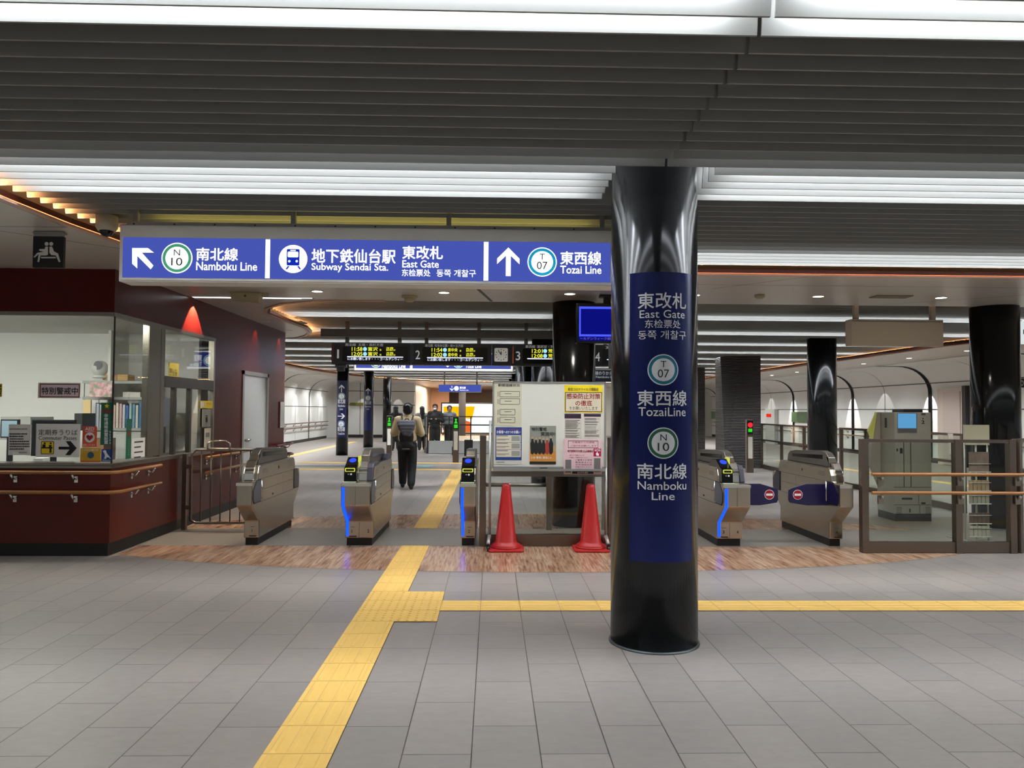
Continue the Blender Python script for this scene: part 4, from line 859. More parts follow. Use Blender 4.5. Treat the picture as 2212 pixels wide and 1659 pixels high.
# ------------------------------------------------------------------ blue sign behind the boards, far blue sign
Y = 19.0; x0, z0, x1, z1 = pxr(764, 763, 1109, 800, Y); f = front(Y); t = thing('hanging_line_sign', 'second backlit blue sign with Namboku and Tozai Line, half hidden behind the departure boards', 'sign', ((x0+x1)/2, Y, z0))
MB().box(x0, x1, Y, Y+.2, z0, z1).build('housing', FR, t); MB().quad(f, x0+.02, z0+.01, x1-.02, z1-.01, .003).build('light_edge', SW, t); X = pxr(769, 766, 886, 795, Y); MB().quad(f, *X, .006).build('light_panel', SB, t); X = pxr(891, 766, 1104, 796, Y); MB().quad(f, *X, .006).build('light_panel', SB, t)
q = at(812, 782, Y=Y); badge(f, q.x, q.z, 12/F*Y, .008, SG, '', '', t, SW, e=.003); q = at(990, 783, Y=Y); badge(f, q.x, q.z, 12/F*Y, .008, ST, '', '', t, SW, e=.003)
lpx('Namboku Line', 825, 786, 876, 795, Y, SW, t, .008, .02); lpx('Tozai Line', 1005, 787, 1040, 795, Y, SW, t, .008, .02); lpx('南北線', 825, 770, 865, 784, Y, SW, t, .008, .02); lpx('東西線', 1005, 771, 1040, 785, Y, SW, t, .008, .02)
q = at(967, 783, Y=Y); fo = f; f = front(Y-.004); bigarrow(q, .12, 180, t); q = at(785, 780, Y=Y); bigarrow(q, .12, 45, t)
for px in (800, 1075): q = at(px, 760, Y=Y); MB().box(q.x-.03, q.x+.03, Y+.07, Y+.13, z1, ZF+.05).build('hanger', ALU, t)
Y = 30.0; x0, z0, x1, z1 = pxr(947, 831, 1040, 847, Y); f = front(Y); t = thing('hanging_line_sign', 'small distant blue sign with a down arrow over the escalator landing', 'sign', ((x0+x1)/2, Y, z0)); MB().box(x0, x1, Y, Y+.15, z0, z1).build('housing', FR, t)
MB().quad(f, x0+.02, z0+.02, x1-.02, z1-.02, .004).build('light_panel', SB, t); q = at(976, 839, Y=Y); bigarrow(q, .1, 180, t); q = at(986, 839, Y=Y); MB().disc(f, q.x, q.z, .09, .008, 24).build('badge_face', SW, t); lpx('南北線', 993, 835, 1006, 840, Y, SW, t, .008, .02); lpx('Namboku Line', 993, 841.5, 1012, 844, Y, SW, t, .008)
for px in (960, 1030): q = at(px, 826, Y=Y); MB().box(q.x-.03, q.x+.03, Y+.05, Y+.1, z1, ZF+.05).build('hanger', ALU, t)
# blank sign right, sign at the right edge, blue screen
Y = 10.3; x0, z0, x1, z1 = pxr(1839, 691, 2038, 746, Y); bk = mat('blank_sign', (214, 200, 178), .5)
t = thing('blank_hanging_sign', 'plain grey-brown back of a hanging sign right of the big column', 'sign', ((x0+x1)/2, Y, z0)); MB().box(x0, x1, Y, Y+.18, z0, z1).build('housing', bk, t, bevel=.008); MB().box(x0+.01, x1-.01, Y-.006, Y, z1-.03, z1-.024).build('top_seam', DGREY, t)
for px in (1855, 2022): q = at(px, 680, Y=Y); MB().box(q.x-.03, q.x+.03, Y+.06, Y+.12, z1, ZF+.08).build('hanger', bk, t)
Y = 12.0; x0, z0, x1, z1 = pxr(2203, 695, 2290, 741, Y); t = thing('white_lit_sign', 'white lit sign just visible at the right edge of the picture', 'sign', (x0, Y, z0)); MB().box(x0, x1, Y, Y+.2, z0, z1).build('housing', glow('lit_sign', (225, 235, 235), .9), t); MB().box(x0+.1, x0+.14, Y+.08, Y+.12, z1, ZF+.1).build('hanger', ALU, t)
MB().quad(front(Y), *pxr(2210, 712, 2225, 722, Y), .003).build('mark', BTXT, t)
Y = 17; x0, z0, x1, z1 = pxr(2200, 818, 2260, 837, Y); t = thing('exit_sign_board', 'black hanging sign at the right edge with a white letter showing', 'sign', (x0, Y, z0)); MB().box(x0, x1, Y, Y+.1, z0, z1).build('housing', BLACK, t); lpx('O.', 2204, 822, 2213, 833, Y, WTXT, t, .004)
MB().box(x0+.2, x0+.24, Y+.03, Y+.07, z1, ZS).build('hanger', BLACK, t)
Y = 9.3; x0, z0, x1, z1 = pxr(1245, 656, 1345, 741, Y); t = thing('information_screen', 'blue glowing information screen hanging behind the big column', 'screen', ((x0+x1)/2, Y, z0)); MB().box(x0, x1, Y, Y+.14, z0, z1).build('housing', BLACKG, t, bevel=.006)
f = front(Y); MB().quad(f, *pxr(1250, 663, 1341, 736, Y), .003).build('screen', glow('screen_blue', (12, 16, 130), .9), t); BR = glow('screen_rim', (76, 90, 255), 1.2)
mb = MB()
for r in ((1251, 663, 1341, 667), (1251, 663, 1254.5, 727), (1251, 723, 1341, 726.5), (1337, 663, 1341, 727)): mb.quad(f, *pxr(*r, Y), .005)
mb.build('screen_border', BR, t); lpx('ールデンウィーク期間中は', 1253, 729, 1341, 734, Y, mat('dim_lilac', (120, 100, 190), .5, emit=.6), t, .005)
q = at(1313, 650, Y=Y); MB().box(q.x-.04, q.x+.04, Y+.03, Y+.1, z1, ZS).build('hanger', BLACK, t); MB().box(q.x-.09, q.x+.12, Y+.0, Y+.13, ZS-.03, ZS).build('ceiling_plate', BLACK, t)
p = at(1210, 820, Y=9.78)
# transfer sign behind
Y = 12.2; x0, z0, x1, z1 = pxr(1275, 797, 1345, 824, Y); t = thing('transfer_sign', 'black transfer guide sign between the notice board column and big column', 'sign', ((x0+x1)/2, Y, z0)); MB().box(x0, x1, Y, Y+.12, z0, z1).build('housing', mat('navy_black', (18, 22, 40), .4), t)
lpx('南北線のりかえ口', 1270, 802, 1330, 810, Y, GREYT, t, .003, .01); lpx('Tozai/Namboku Line', 1270, 812, 1330, 816.5, Y, GREYT, t, .003); MB().box(x0, x1, Y-.004, Y, z1-.02, z1).build('top_edge', ALU, t); MB().box(x0+.3, x0+.34, Y+.04, Y+.08, z1, ZF+.1).build('hanger', DGREY, t)
# ------------------------------------------------------------------ ticket gates
GB = brushed('gate_steel', (182, 172, 156), .27); GBS = brushed('gate_side_steel', (150, 140, 132), .3); HOOD = mat('hood_graphite', (112, 108, 102), .3, .8); PUR = mat('flap_dark_blue', (26, 22, 62), .3); PG = mat('panel_slate', (72, 76, 90), .35, .2)
LEDB = glow('led_blue', (10, 60, 255), 3.2); LIME = mat('lime_edge', (200, 205, 70), .4, emit=.5); OVAL = glow('reader_blue', (50, 80, 255), 1.3)
Y0 = 8.57
PROF = [(0, .085), (1.48, .085), (1.48, .27), (1.75, .47), (1.75, .69), (1.735, .712), (1.54, .715), (1.525, .79), (1.49, .855), (1.45, .875), (.03, .875), (-.01, .855), (-.045, .79), (-.06, .715), (-.255, .712), (-.27, .69), (-.27, .47), (0, .27)]
def gate(x0, x1, lb, reader, num, vis, flaps=(), led=True, numr=None):
    """vis: side shown to the camera, +1 = faces +X"""
    t = thing('ticket_gate', lb, 'ticket gate', ((x0+x1)/2, Y0+.74, 0), group='automatic ticket gates')
    fx = lambda u, v, d: (d, Y0+u, v)
    MB().prism(PROF, fx, x0, x1).build('body', GB, t, bevel=.012)
    MB().box(x0+.015, x1-.02, Y0+.03, Y0+1.46, 0, .085).build('plinth', BLACK, t)
    w = x1-x0; xm = x0+w/2 if w > .2 else None
    # visible side skin with octagonal panels
    X = x1 if vis > 0 else x0; fs = (sideL(X) if vis > 0 else sideR(X))
    octo = lambda a, b: [(a, .50), (a+.045, .46), (b, .46), (b, .70), (a+.1, .715), (a, .63)]
    MB().prism([(Y0-.235, .52), (Y0-.19, .475), (Y0+.05, .475), (Y0+.05, .725), (Y0-.11, .725), (Y0-.235, .62)], fs, 0, .004).build('panel_edge', BLACK, t)
    MB().prism([(Y0-.225, .525), (Y0-.185, .487), (Y0+.04, .487), (Y0+.04, .713), (Y0-.105, .713), (Y0-.225, .615)], fs, .003, .007).build('side_panel', PUR if 5 in flaps else PG, t)
    MB().prism([(Y0+1.46, .475), (Y0+1.68, .475), (Y0+1.72, .52), (Y0+1.72, .62), (Y0+1.6, .725), (Y0+1.46, .725)], fs, 0, .004).build('panel_edge', BLACK, t)
    MB().prism([(Y0+1.47, .487), (Y0+1.675, .487), (Y0+1.71, .525), (Y0+1.71, .615), (Y0+1.595, .713), (Y0+1.47, .713)], fs, .003, .007).build('side_panel', PUR if 5 in flaps else PG, t)
    b = MB(); b.quad(fs, Y0+.06, .468, Y0+1.45, .472, .001); b.quad(fs, Y0+.09, .60, Y0+1.45, .603, .001); b.quad(fs, Y0+.09, .47, Y0+.093, .72, .001); b.quad(fs, Y0+.0, .72, Y0+1.5, .723, .001)
    b.quad(fs, Y0+.95, .47, Y0+.953, .72, .001)
    for i in range(3): b.quad(fs, Y0+.1, .78+i*.018, Y0+.28, .783+i*.018, .001); b.quad(fs, Y0+1.2, .78+i*.018, Y0+1.38, .783+i*.018, .001)
    b.build('seam_lines', DGREY, t); MB().tube([fs(Y0+.065, .5, .006), fs(Y0+.065, .72, .006)], .008, 8).build('hinge', CHROME, t)
    MB().disc(fs, Y0+.75, .80, .016, .002, 16).build('key_lock', BLACK, t); MB().quad(fs, Y0+.5, .5, Y0+.55, .52, .002).build('code_plate', BLACK, t)
    # long hood
    hx0, hx1 = (x0+.02, x1-.05) if xm is None and vis > 0 else ((x0+.05, x1-.02) if xm is None else (xm-.005, xm+.085))
    MB().prism([(.10, .875), (1.36, .875), (1.33, .96), (1.27, 1.0), (1.1, 1.02), (.32, 1.05), (.2, 1.03), (.13, .985)], lambda u, v, d: (d, Y0+u, v), hx0, hx1).build('hood', HOOD, t, bevel=.008)
    xs = hx1 if vis > 0 else hx0; f2 = sideL(xs) if vis > 0 else sideR(xs)
    MB().prism([(Y0+.28, .955), (Y0+1.18, .935), (Y0+1.18, .97), (Y0+.28, 1.005)], f2, 0, .003).build('dark_window', BLACKG, t)
    # chrome nose of the hood
    nose = MB(); pts = [(.14, .985), (.09, .93), (.02, .92), (-.03, .86), (-.06, .79), (-.07, .72)]
    for (a, b_), (c, d_) in zip(pts, pts[1:]): nose.add([(hx0, Y0+a, b_), (hx1, Y0+a, b_), (hx1, Y0+c, d_), (hx0, Y0+c, d_), (hx0, Y0+a+.05, b_), (hx1, Y0+a+.05, b_), (hx1, Y0+c+.05, d_), (hx0, Y0+c+.05, d_)], [(0, 1, 2, 3), (0, 3, 7, 4), (1, 5, 6, 2)])
    nose.build('chrome_nose', CHROME, t)
    for z in (.80, .84): MB().box(hx0-.001, hx1+.001, Y0-.078+(z-.79)*.5, Y0-.03, z, z+.012).build('chrome_stripe', CHROME, t)
    f = front(Y0); fu = front(Y0-.27)
    MB().box(x0-.002, x1+.002, Y0-.274, Y0-.262, .675, .705).build('front_lip', CHROME, t)
    if xm:
        MB().quad(fu, xm-.0015, .475, xm+.0015, .675, .001).build('seam_lines', DGREY, t); MB().quad(f, xm-.0015, .09, xm+.0015, .27, .001).build('seam_lines', DGREY, t)
    nx = x0+.075 if w > .2 else x0+w*.55
    if led or num: lettering(num, f, nx-(.003 if num == '1' else .01), .145, nx+(.003 if num == '1' else .01), .18, BTXT, t, .001, .02)
    if numr: lettering(numr, f, x1-.067, .145, x1-.047, .18, BTXT, t, .001, .02)
    MB().quad(f, nx-.03, .10, nx+.05, .112, .001).build('label_bar', BLACK, t); MB().quad(f, nx-.015, .205, nx+.03, .209, .001).build('label_bar', BLACK, t)
    if led:
        lx = x0+.012; lw = .028
        P = [(-.272, .665), (-.272, .468), (-.003, .268), (-.003, .11)]
        b = MB(); e = .006
        vs = []
        for (y, z) in P: vs += [(lx, Y0+y-e, z-.002), (lx+lw, Y0+y-e, z-.002), (lx, Y0+y+.002, z), (lx+lw, Y0+y+.002, z)]
        fs_2 = []
        for i in range(3): o = 4*i; fs_2 += [(o, o+4, o+5, o+1), (o, o+2, o+6, o+4), (o+1, o+5, o+7, o+3)]
        b.add(vs, fs_2+[(0, 1, 3, 2), (12, 14, 15, 13)]).build('led_strip', LEDB, t)
    if reader:
        rx0, rx1 = x0+.01, (xm-.012 if xm else x1-.02)
        cr_ = MB().prism([(-.17, .716), (.36, .716), (.36, .875), (.24, .95), (.06, .965), (-.09, .89), (-.155, .865), (-.165, .80)], lambda u, v, d: (d, Y0+u, v), rx0, rx1).build('card_reader', BLACKG, t, bevel=.008)
        # tilted top with oval light
        n = Vector((0, -.075, .15)); 
        def ft(u, v, d):      # u across, v along the slope from (-.09,.89) to (.06,.965)
            s = v; return (u, Y0-.09+.15*s-d*.45, .89+.075*s+d*.9)
        cx = (rx0+rx1)/2; MB().add([ft(cx+.038*math.cos(a), .55+.28*math.sin(a), .004) for a in [2*math.pi*i/28 for i in range(28)]], [tuple(range(28))]).build('touch_light', OVAL, cr_)
        fr = front(Y0-.168); MB().rrect(fr, rx0+.012, .822, rx1-.012, .862, 0, .004, .01).build('slot_frame', LIME, cr_); MB().rrect(fr, rx0+.022, .830, rx1-.022, .853, .002, .006, .006).build('slot', BLACK, cr_)
        q = (rx0+rx1)/2+.012; MB().disc(fr, q, .795, .010, .003, 16).build('coin_mark', WTXT, cr_); lettering('IC', fr, q-.035, .79, q-.018, .80, GREYT, cr_, .003)
        MB().box(rx0, rx1, Y0-.24, Y0-.175, .713, .717).build('instruction_plate', mat('pale_green', (190, 205, 170), .5), t)
        if xm: MB().box(hx0-.012, hx0-.002, Y0-.03, Y0+.12, .72, .98).build('lime_edge', LIME, t)
    if xm:
        MB().prism([(.0, .876), (.5, .876), (.45, .93), (.2, .94), (.02, .90)], lambda u, v, d: (d, Y0+u+1.0, v), hx1+.002, x1-.005).build('rear_reader', PUR, t)
        MB().prism([(-.1, .716), (.4, .716), (.4, .9), (.0, .9), (-.05, .86)], lambda u, v, d: (d, Y0+u, v), hx1+.003, x1-.002).build('inner_housing', mat('housing_slate', (58, 56, 66), .35), t, bevel=.01)
    return t
gate(-2.70, -2.535, 'leftmost steel ticket gate beside the red ticket office, without lights', False, '1', 1, led=False)
gate(-1.60, -1.29, 'wide steel ticket gate with blue strip left of the walking person, marked 1 and 2', True, '1', 1, numr='2')
gate(-.34, -.17, 'narrow steel ticket gate with blue strip beside the post left of the notice board', True, '2', -1)
g4 = gate(2.49, 2.78, 'steel ticket gate with blue strip just right of the big column, marked 3, 4', True, '3', -1, numr='4')
g5 = gate(3.75, 3.90, 'steel ticket gate with dark blue flap left of the glass fence', False, '4', -1, flaps=(5,), led=False)
def flap(xa, xb, parent, tip):
    y = Y0+.06; zz0, zz1 = .45, .69; s = 1 if tip > 0 else -1; xt = xb if tip > 0 else xa; xr_ = xa if tip > 0 else xb
    P = [(xr_, zz0), (xt-s*.2, zz0), (xt-s*.015, zz0+.03), (xt, zz0+.06), (xt, zz1-.07), (xt-s*.03, zz1-.05), (xt-s*.2, zz1), (xr_, zz1)]
    if s < 0: P = P[::-1]
    parent = MB().prism(P, front(y), 0, -.025).build('flap_door', PUR, parent, bevel=.004)
    cx = xt-s*.1; f = front(y); MB().disc(f, cx, .57, .055, .002, 32).build('sign_rim', WTXT, parent); MB().disc(f, cx, .57, .05, .003, 32).build('no_entry_disc', RED, parent); MB().quad(f, cx-.037, .558, cx+.037, .582, .004).build('sign_bar', WTXT, parent)
flap(2.78, 3.2, g4, 1); flap(3.32, 3.75, g5, -1)
# ------------------------------------------------------------------ small steel gate at the office
t = thing('steel_gate', 'low barred steel gate between the ticket office and the leftmost ticket gate', 'gate', (-3.4, 9.68, 0)); Y = 9.68
MB().box(-3.80, -3.75, Y-.03, Y+.03, 0, .93).build('post', STEELD, t)
fr = [(-3.70, .12), (-3.70, .92), (-3.64, .985), (-2.92, .985), (-2.92, .085), (-3.64, .085), (-3.70, .12)]
MB().tube([(x, Y, z) for x, z in fr], .018, 8).build('gate_frame', STEEL, t)
for i in range(6): x = -3.58+i*.12; MB().tube([(x, Y, .085), (x, Y, .985)], .008, 6).build('bar', STEELD, t)
MB().tube([(-3.5, Y-.02, .98), (-3.5, Y-.02, 1.06), (-3.45, Y-.02, 1.09), (-3.28, Y-.02, 1.09), (-3.23, Y-.02, 1.06), (-3.23, Y-.02, .98)], .013, 8).build('handle', CHROME, t)
MB().box(-3.76, -3.69, Y-.02, Y+.02, .25, .3).box(-3.76, -3.69, Y-.02, Y+.02, .75, .8).build('hinge', STEELD, t)
MB().box(-2.94, -2.90, Y-.02, Y+.02, 0, .09).build('foot', STEELD, t)
# ------------------------------------------------------------------ barrier behind the notice board
t = thing('glass_barrier', 'steel and glass barrier with low beam between the gates behind the notice board', 'barrier', (.6, 8.6, 0)); Y = 8.6
for x in (-.1, 1.32): MB().box(x-.035, x+.035, Y-.05, Y+.05, 0, 1.215 if x < 0 else 1.2).build('post', STEELD, t, bevel=.004)
MB().box(-.065, 1.285, Y-.035, Y+.035, 0, .13).build('base_beam', STEELD, t); MB().box(-.06, 1.28, Y-.004, Y+.004, .13, 1.1).build('glass_panel', GLASS, t)
MB().box(-.065, -.04, Y-.06, Y-.045, .6, .64).build('latch', CHROME, t)
t = thing('rear_barrier', 'steel barrier frame in front of the column behind the notice board', 'barrier', (.6, 9.9, 0)); Y = 9.74
MB().box(.68, .75, Y-.04, Y+.04, 0, .76).build('post', STEEL, t); MB().tube([(-.1, Y, .56), (.7, Y, .56)], .025, 8).build('rail', STEEL, t); MB().tube([(-.1, Y, 0), (-.1, Y, .6)], .03, 8).build('post', STEELD, t)
MB().box(.75, 1.4, Y-.02, Y+.02, .70, .76).build('top_rail', ALU, t); MB().box(1.38, 1.42, Y-.02, Y+.02, 0, .76).build('post', STEEL, t)
# ------------------------------------------------------------------ notice board on wheels
Y = 8.33; x0, z0, x1, z1 = pxr(1065, 828, 1307, 1009, Y)
wb = thing('notice_board', 'wheeled white notice board with posters standing between two red cones', 'notice board', ((x0+x1)/2, Y, 0))
MB().box(x0, x1, Y, Y+.03, z0, z1).build('board', mat('whiteboard', (204, 202, 189), .3), wb)
MB().box(x0-.01, x1+.01, Y-.004, Y+.034, z1-.008, z1+.012).box(x0-.01, x1+.01, Y-.004, Y+.034, z0-.012, z0+.008).box(x0-.012, x0+.008, Y-.004, Y+.034, z0, z1).box(x1-.008, x1+.012, Y-.004, Y+.034, z0, z1).build('board_frame', ALU, wb)
MB().box(x0, x1, Y-.06, Y+.02, z0-.035, z0-.025).box(x0, x1, Y-.064, Y-.058, z0-.035, z0-.01).build('pen_tray', ALU, wb); MB().box(x0-.02, x1+.02, Y+.01, Y+.04, z0-.10, z0-.045).build('cross_bar', mat('alu_dark', (120, 118, 112), .4, .5), wb)
for px, s in ((1058.5, -1), (1309, 1)):
    q = at(px, 1000, Y=Y+.02); MB().tube([(q.x, Y+.02, .14), (q.x, Y+.02, 1.38 if s < 0 else z0)], .014, 10).build('leg', ALU, wb)
    MB().tube([(q.x, Y+.02, .15), (q.x+s*.01, Y-.04, .1), (q.x+s*.012, Y-.08, .07)], .02, 10).tube([(q.x, Y+.02, .15), (q.x, Y+.18, .07)], .02, 10).build('foot', ALU, wb)
    for yy in (Y-.09, Y+.18): MB().tube([(q.x+s*.012-.012, yy, .03), (q.x+s*.012+.012, yy, .03)], .03, 16).box(q.x+s*.012-.018, q.x+s*.012+.018, yy-.012, yy+.012, .03, .075).build('caster', BLACK, wb)
MB().box(x0+.5, x0+.58, Y-.05, Y-.02, z0-.024, z0+.0).build('board_eraser', DGREY, None, 'dark eraser lying on the tray of the white notice board', cat='eraser')
YB = Y
def poster(r, m, lb, cat='poster', name='poster', ty=.003):
    x0, z0, x1, z1 = pxr(*r, YB); t = thing(name, lb, cat, ((x0+x1)/2, YB, z0), group='sheets on the notice board'); MB().box(x0, x1, YB-ty, YB-.0002, z0, z1).build('sheet', m, t); return t, YB-ty
t, y = poster((1067, 829, 1127, 920), mat('cream_sheet', (190, 186, 160), .6), 'cream station congestion chart sheet at the top left of the notice board'); lpx('駅間混雑状況', 1076, 829.5, 1123, 835, y, BTXT, t, .001, .015)
mb = MB()
for yy in (845, 861, 884, 901):
    for (a, b, c, d) in ((1080, yy, 1122 if yy < 880 else 1112, yy+.7), (1080, yy+12, 1122 if yy < 880 else 1112, yy+12.7), (1080, yy, 1080.8, yy+12), ((1122 if yy < 880 else 1112), yy, (1123 if yy < 880 else 1113), yy+12), (1090, yy+5, 1105, yy+6), (1075, yy+1, 1076, yy+12), (1078, yy+1, 1078.6, yy+12)): mb.quad(front(y), *pxr(a, b, c, d, y), .001)
mb.build('chart_lines', INK, t)
t, y = poster((1070, 923, 1128, 1003), mat('sheet_pale', (190, 188, 176), .6), 'blue framed request poster with three picture rows on the notice board'); MB().quad(front(y), *pxr(1070, 923, 1127, 994, y), .0006).build('frame_field', mat('poster_blue', (26, 58, 120), .5), t)
lpx('新型コロナウイルス感染拡大防止', 1076, 926, 1122, 928.5, y, mat('pinkred', (190, 70, 90), .5), t, .0012); lpx('お客様への3つのお願い', 1073, 930, 1124, 936.5, y, WTXT, t, .0012, .02)
pp = MB(); pk = MB(); pl_ = MB()
for yy in (940, 956, 972): pp.quad(front(y), *pxr(1072, yy, 1125, yy+15, y), .0012); pk.quad(front(y), *pxr(1105, yy+2, 1123, yy+13, y), .0018); pl_.quad(front(y), *pxr(1073, yy+1, 1097, yy+2.2, y), .0018); pl_.quad(front(y), *pxr(1073, yy+8, 1100, yy+8.8, y), .0018); pl_.quad(front(y), *pxr(1073, yy+10.5, 1092, yy+11.2, y), .0018)
pp.build('picture_row', mat('sheet_light', (200, 192, 170), .6), t); pk.build('picture', mat('pic_grey', (140, 140, 132), .6), t); pl_.build('lettering', INK, t); MB().quad(front(y), *pxr(1073, 998, 1090, 999, y), .001).build('lettering', INK, t)
t, y = poster((1144, 920, 1201, 1003), mat('poster_grey', (128, 132, 120), .6), 'poster with dark figures on orange ground in the middle of the notice board')
MB().quad(front(y), *pxr(1144, 975, 1201, 1003, y), .0006).build('orange_field', mat('poster_orange', (190, 128, 46), .6), t); MB().quad(front(y), *pxr(1144, 962, 1201, 975, y), .0005).build('tan_field', mat('poster_tan', (166, 140, 92), .6), t)
lpx('特別警戒', 1148, 923, 1181, 931, y, BTXT, t, .0012, .01); lpx('実施中!', 1168, 933, 1199, 942, y, BTXT, t, .0012, .01); lpx('いま! 警戒に最適じゃ…', 1147, 986, 1196, 991, y, PAPER, t, .0014, .01); MB().quad(front(y), *pxr(1144, 997, 1201, 1002.5, y), .0012).build('footer_bar', BTXT, t)
rnd = random.Random(3)
for i in range(6):
    cx = 1150+i*8; top = 948+rnd.uniform(-3, 4); m_ = BTXT if i not in (4,) else mat('robe_red', (150, 50, 36), .6)
    polypx([(cx, top), (cx+2.2, top+2), (cx+2, top+5), (cx+5, top+12), (cx+4.5, 977), (cx+1, 982), (cx-3.5, 980), (cx-4.5, top+12), (cx-2, top+5), (cx-2.2, top+2)], y, .0011+.0002*i, m_, t, 'figure'); q = at(cx, top-1, Y=y); MB().disc(front(y), q.x, q.z, .013, .0045, 16).build('figure_head', mat('face_tan', (176, 140, 110), .6), t)
t, y = poster((1219, 832, 1302, 891), mat('sheet_pale', (190, 188, 176), .6), 'yellow bordered infection prevention poster at the top right of the notice board'); MB().quad(front(y), *pxr(1219, 832, 1302, 891, y), .0004).build('border', YEL, t)
MB().quad(front(y), *pxr(1220.5, 847.5, 1300.5, 889.5, y), .0008).build('border', BTXT, t); MB().quad(front(y), *pxr(1222, 849, 1299, 888, y), .0012).build('field', mat('cream_field', (206, 194, 168), .6), t)
DRD = mat('dark_red_text', (140, 22, 30), .5)
lpx('新型コロナウイルス感染症', 1227, 838, 1293, 844, y, INK, t, .0016, .005); lpx('感染防止対策', 1224, 850, 1297, 862, y, DRD, t, .0018, .015); lpx('の徹底', 1243, 865, 1279, 877, y, DRD, t, .0018, .015); lpx('をお願いいたします', 1230, 878.5, 1291, 885.5, y, BTXT, t, .0018)
def tpost(r, m, lb, head, seed):
    t, y = poster(r, m, lb); MB().quad(front(y), *pxr(*head, y), .001).build('header_bar', mat('dark_plum', (44, 26, 44), .5), t); mb = MB(); rnd = random.Random(seed); yy = head[3]+3
    while yy < r[3]-3:
        mb.quad(front(y), *pxr(r[0]+2, yy, r[2]-2-rnd.uniform(0, 9), yy+.6, y), .001); yy += rnd.choice((1.7, 1.7, 3))
    mb.build('lettering', INK, t)
tpost((1219, 893, 1256, 948), mat('sheet_a', (196, 190, 176), .6), 'white text notice with dark heading, left of a pair on the notice board', (1219.5, 894, 1255, 904), 1)
tpost((1261, 893, 1298, 946), mat('sheet_b', (200, 194, 180), .6), 'white text notice with thin plum heading, right of a pair on the notice board', (1261.5, 894, 1298, 900), 2)
t, y = poster((1217.5, 949, 1300, 1024.5), mat('pink_sheet', (212, 178, 180), .6), 'pink poster with SOS mark hanging over the tray of the notice board', ty=.012)
mb = MB(); 
for (a, b, c, d) in ((1227, 952, 1292, 952.8), (1227, 967, 1292, 967.8), (1227, 952, 1227.8, 967), (1291.4, 952, 1292.2, 967)): mb.quad(front(y), *pxr(a, b, c, d, y), .001)
mb.build('border', INK, t); lpx('地下鉄車内での駆け込み乗車は', 1226, 972, 1281, 977, y, DRD, t, .001, .015); lpx('お客様からの通報', 1236, 954, 1284, 957.5, y, DRD, t, .001); lpx('ご協力をお願いします', 1233, 961, 1288, 965, y, DRD, t, .001)
MB().quad(front(y), *pxr(1282, 969, 1298.5, 986, y), .001).build('sos_field', mat('crimson', (170, 16, 60), .5), t); lpx('SOS', 1284, 970.5, 1297, 975, y, WTXT, t, .002, .02); polypx([(1288, 984), (1287, 979), (1289, 979), (1289, 976), (1291, 976), (1291, 979), (1294, 980), (1293, 985)], y, .002, WTXT, t, 'hand_mark')
for (a, b) in (('ご乗車のお客様', 992), ('駅係員または', 997), ('非常通報装置', 1002), ('お知らせください', 1007), ('ご理解ください', 1012)): lpx(a, 1243, b, 1279, b+3.4, y, DRD if b in (1002,) else BTXT, t, .001)
lpx('・車内で不審なものを', 1228, 982, 1262, 985, y, DRD, t, .001); lpx('・不審者、不審物を見つけたら', 1228, 987, 1270, 990, y, DRD, t, .001)
MB().quad(front(y), *pxr(1221, 993, 1234, 1021, y), .001).build('photo', mat('photo_grey', (104, 100, 98), .5), t); MB().quad(front(y), *pxr(1283, 990, 1297, 1020, y), .001).build('photo', mat('photo_grey', (104, 100, 98), .5), t); MB().quad(front(y), *pxr(1236, 1018, 1282, 1023.5, y), .001).build('footer_bar', BTXT, t); lpx('仙台市交通局', 1247, 1019, 1270, 1022.5, y, WTXT, t, .002)
# cones
CONE = mat('cone_red', (176, 28, 26), .4)
def cone(x, y, lb):
    t = thing('traffic_cone', lb, 'traffic cone', (x, y, 0), group='red traffic cones')
    MB().lathe([(.155, .045), (.155, .06), (.125, .075), (.112, .10), (.048, .66), (.044, .69), (.03, .705), (.0, .706)], (x, y, 0), 40, cap=False).build('cone_body', CONE, t)
    MB().rrect(upf(0), x-.19, y-.19, x+.19, y+.19, 0.0, .03, .05).build('base', CONE, t, bevel=.012)
    MB().lathe([(.165, .03), (.162, .045), (.15, .048)], (x, y, 0), 40).build('base_ring', CONE, t)
cone(.155, 8.36, 'red traffic cone in front of the left leg of the notice board'); cone(1.065, 8.36, 'red traffic cone before the right leg of the notice board, next to the big column')
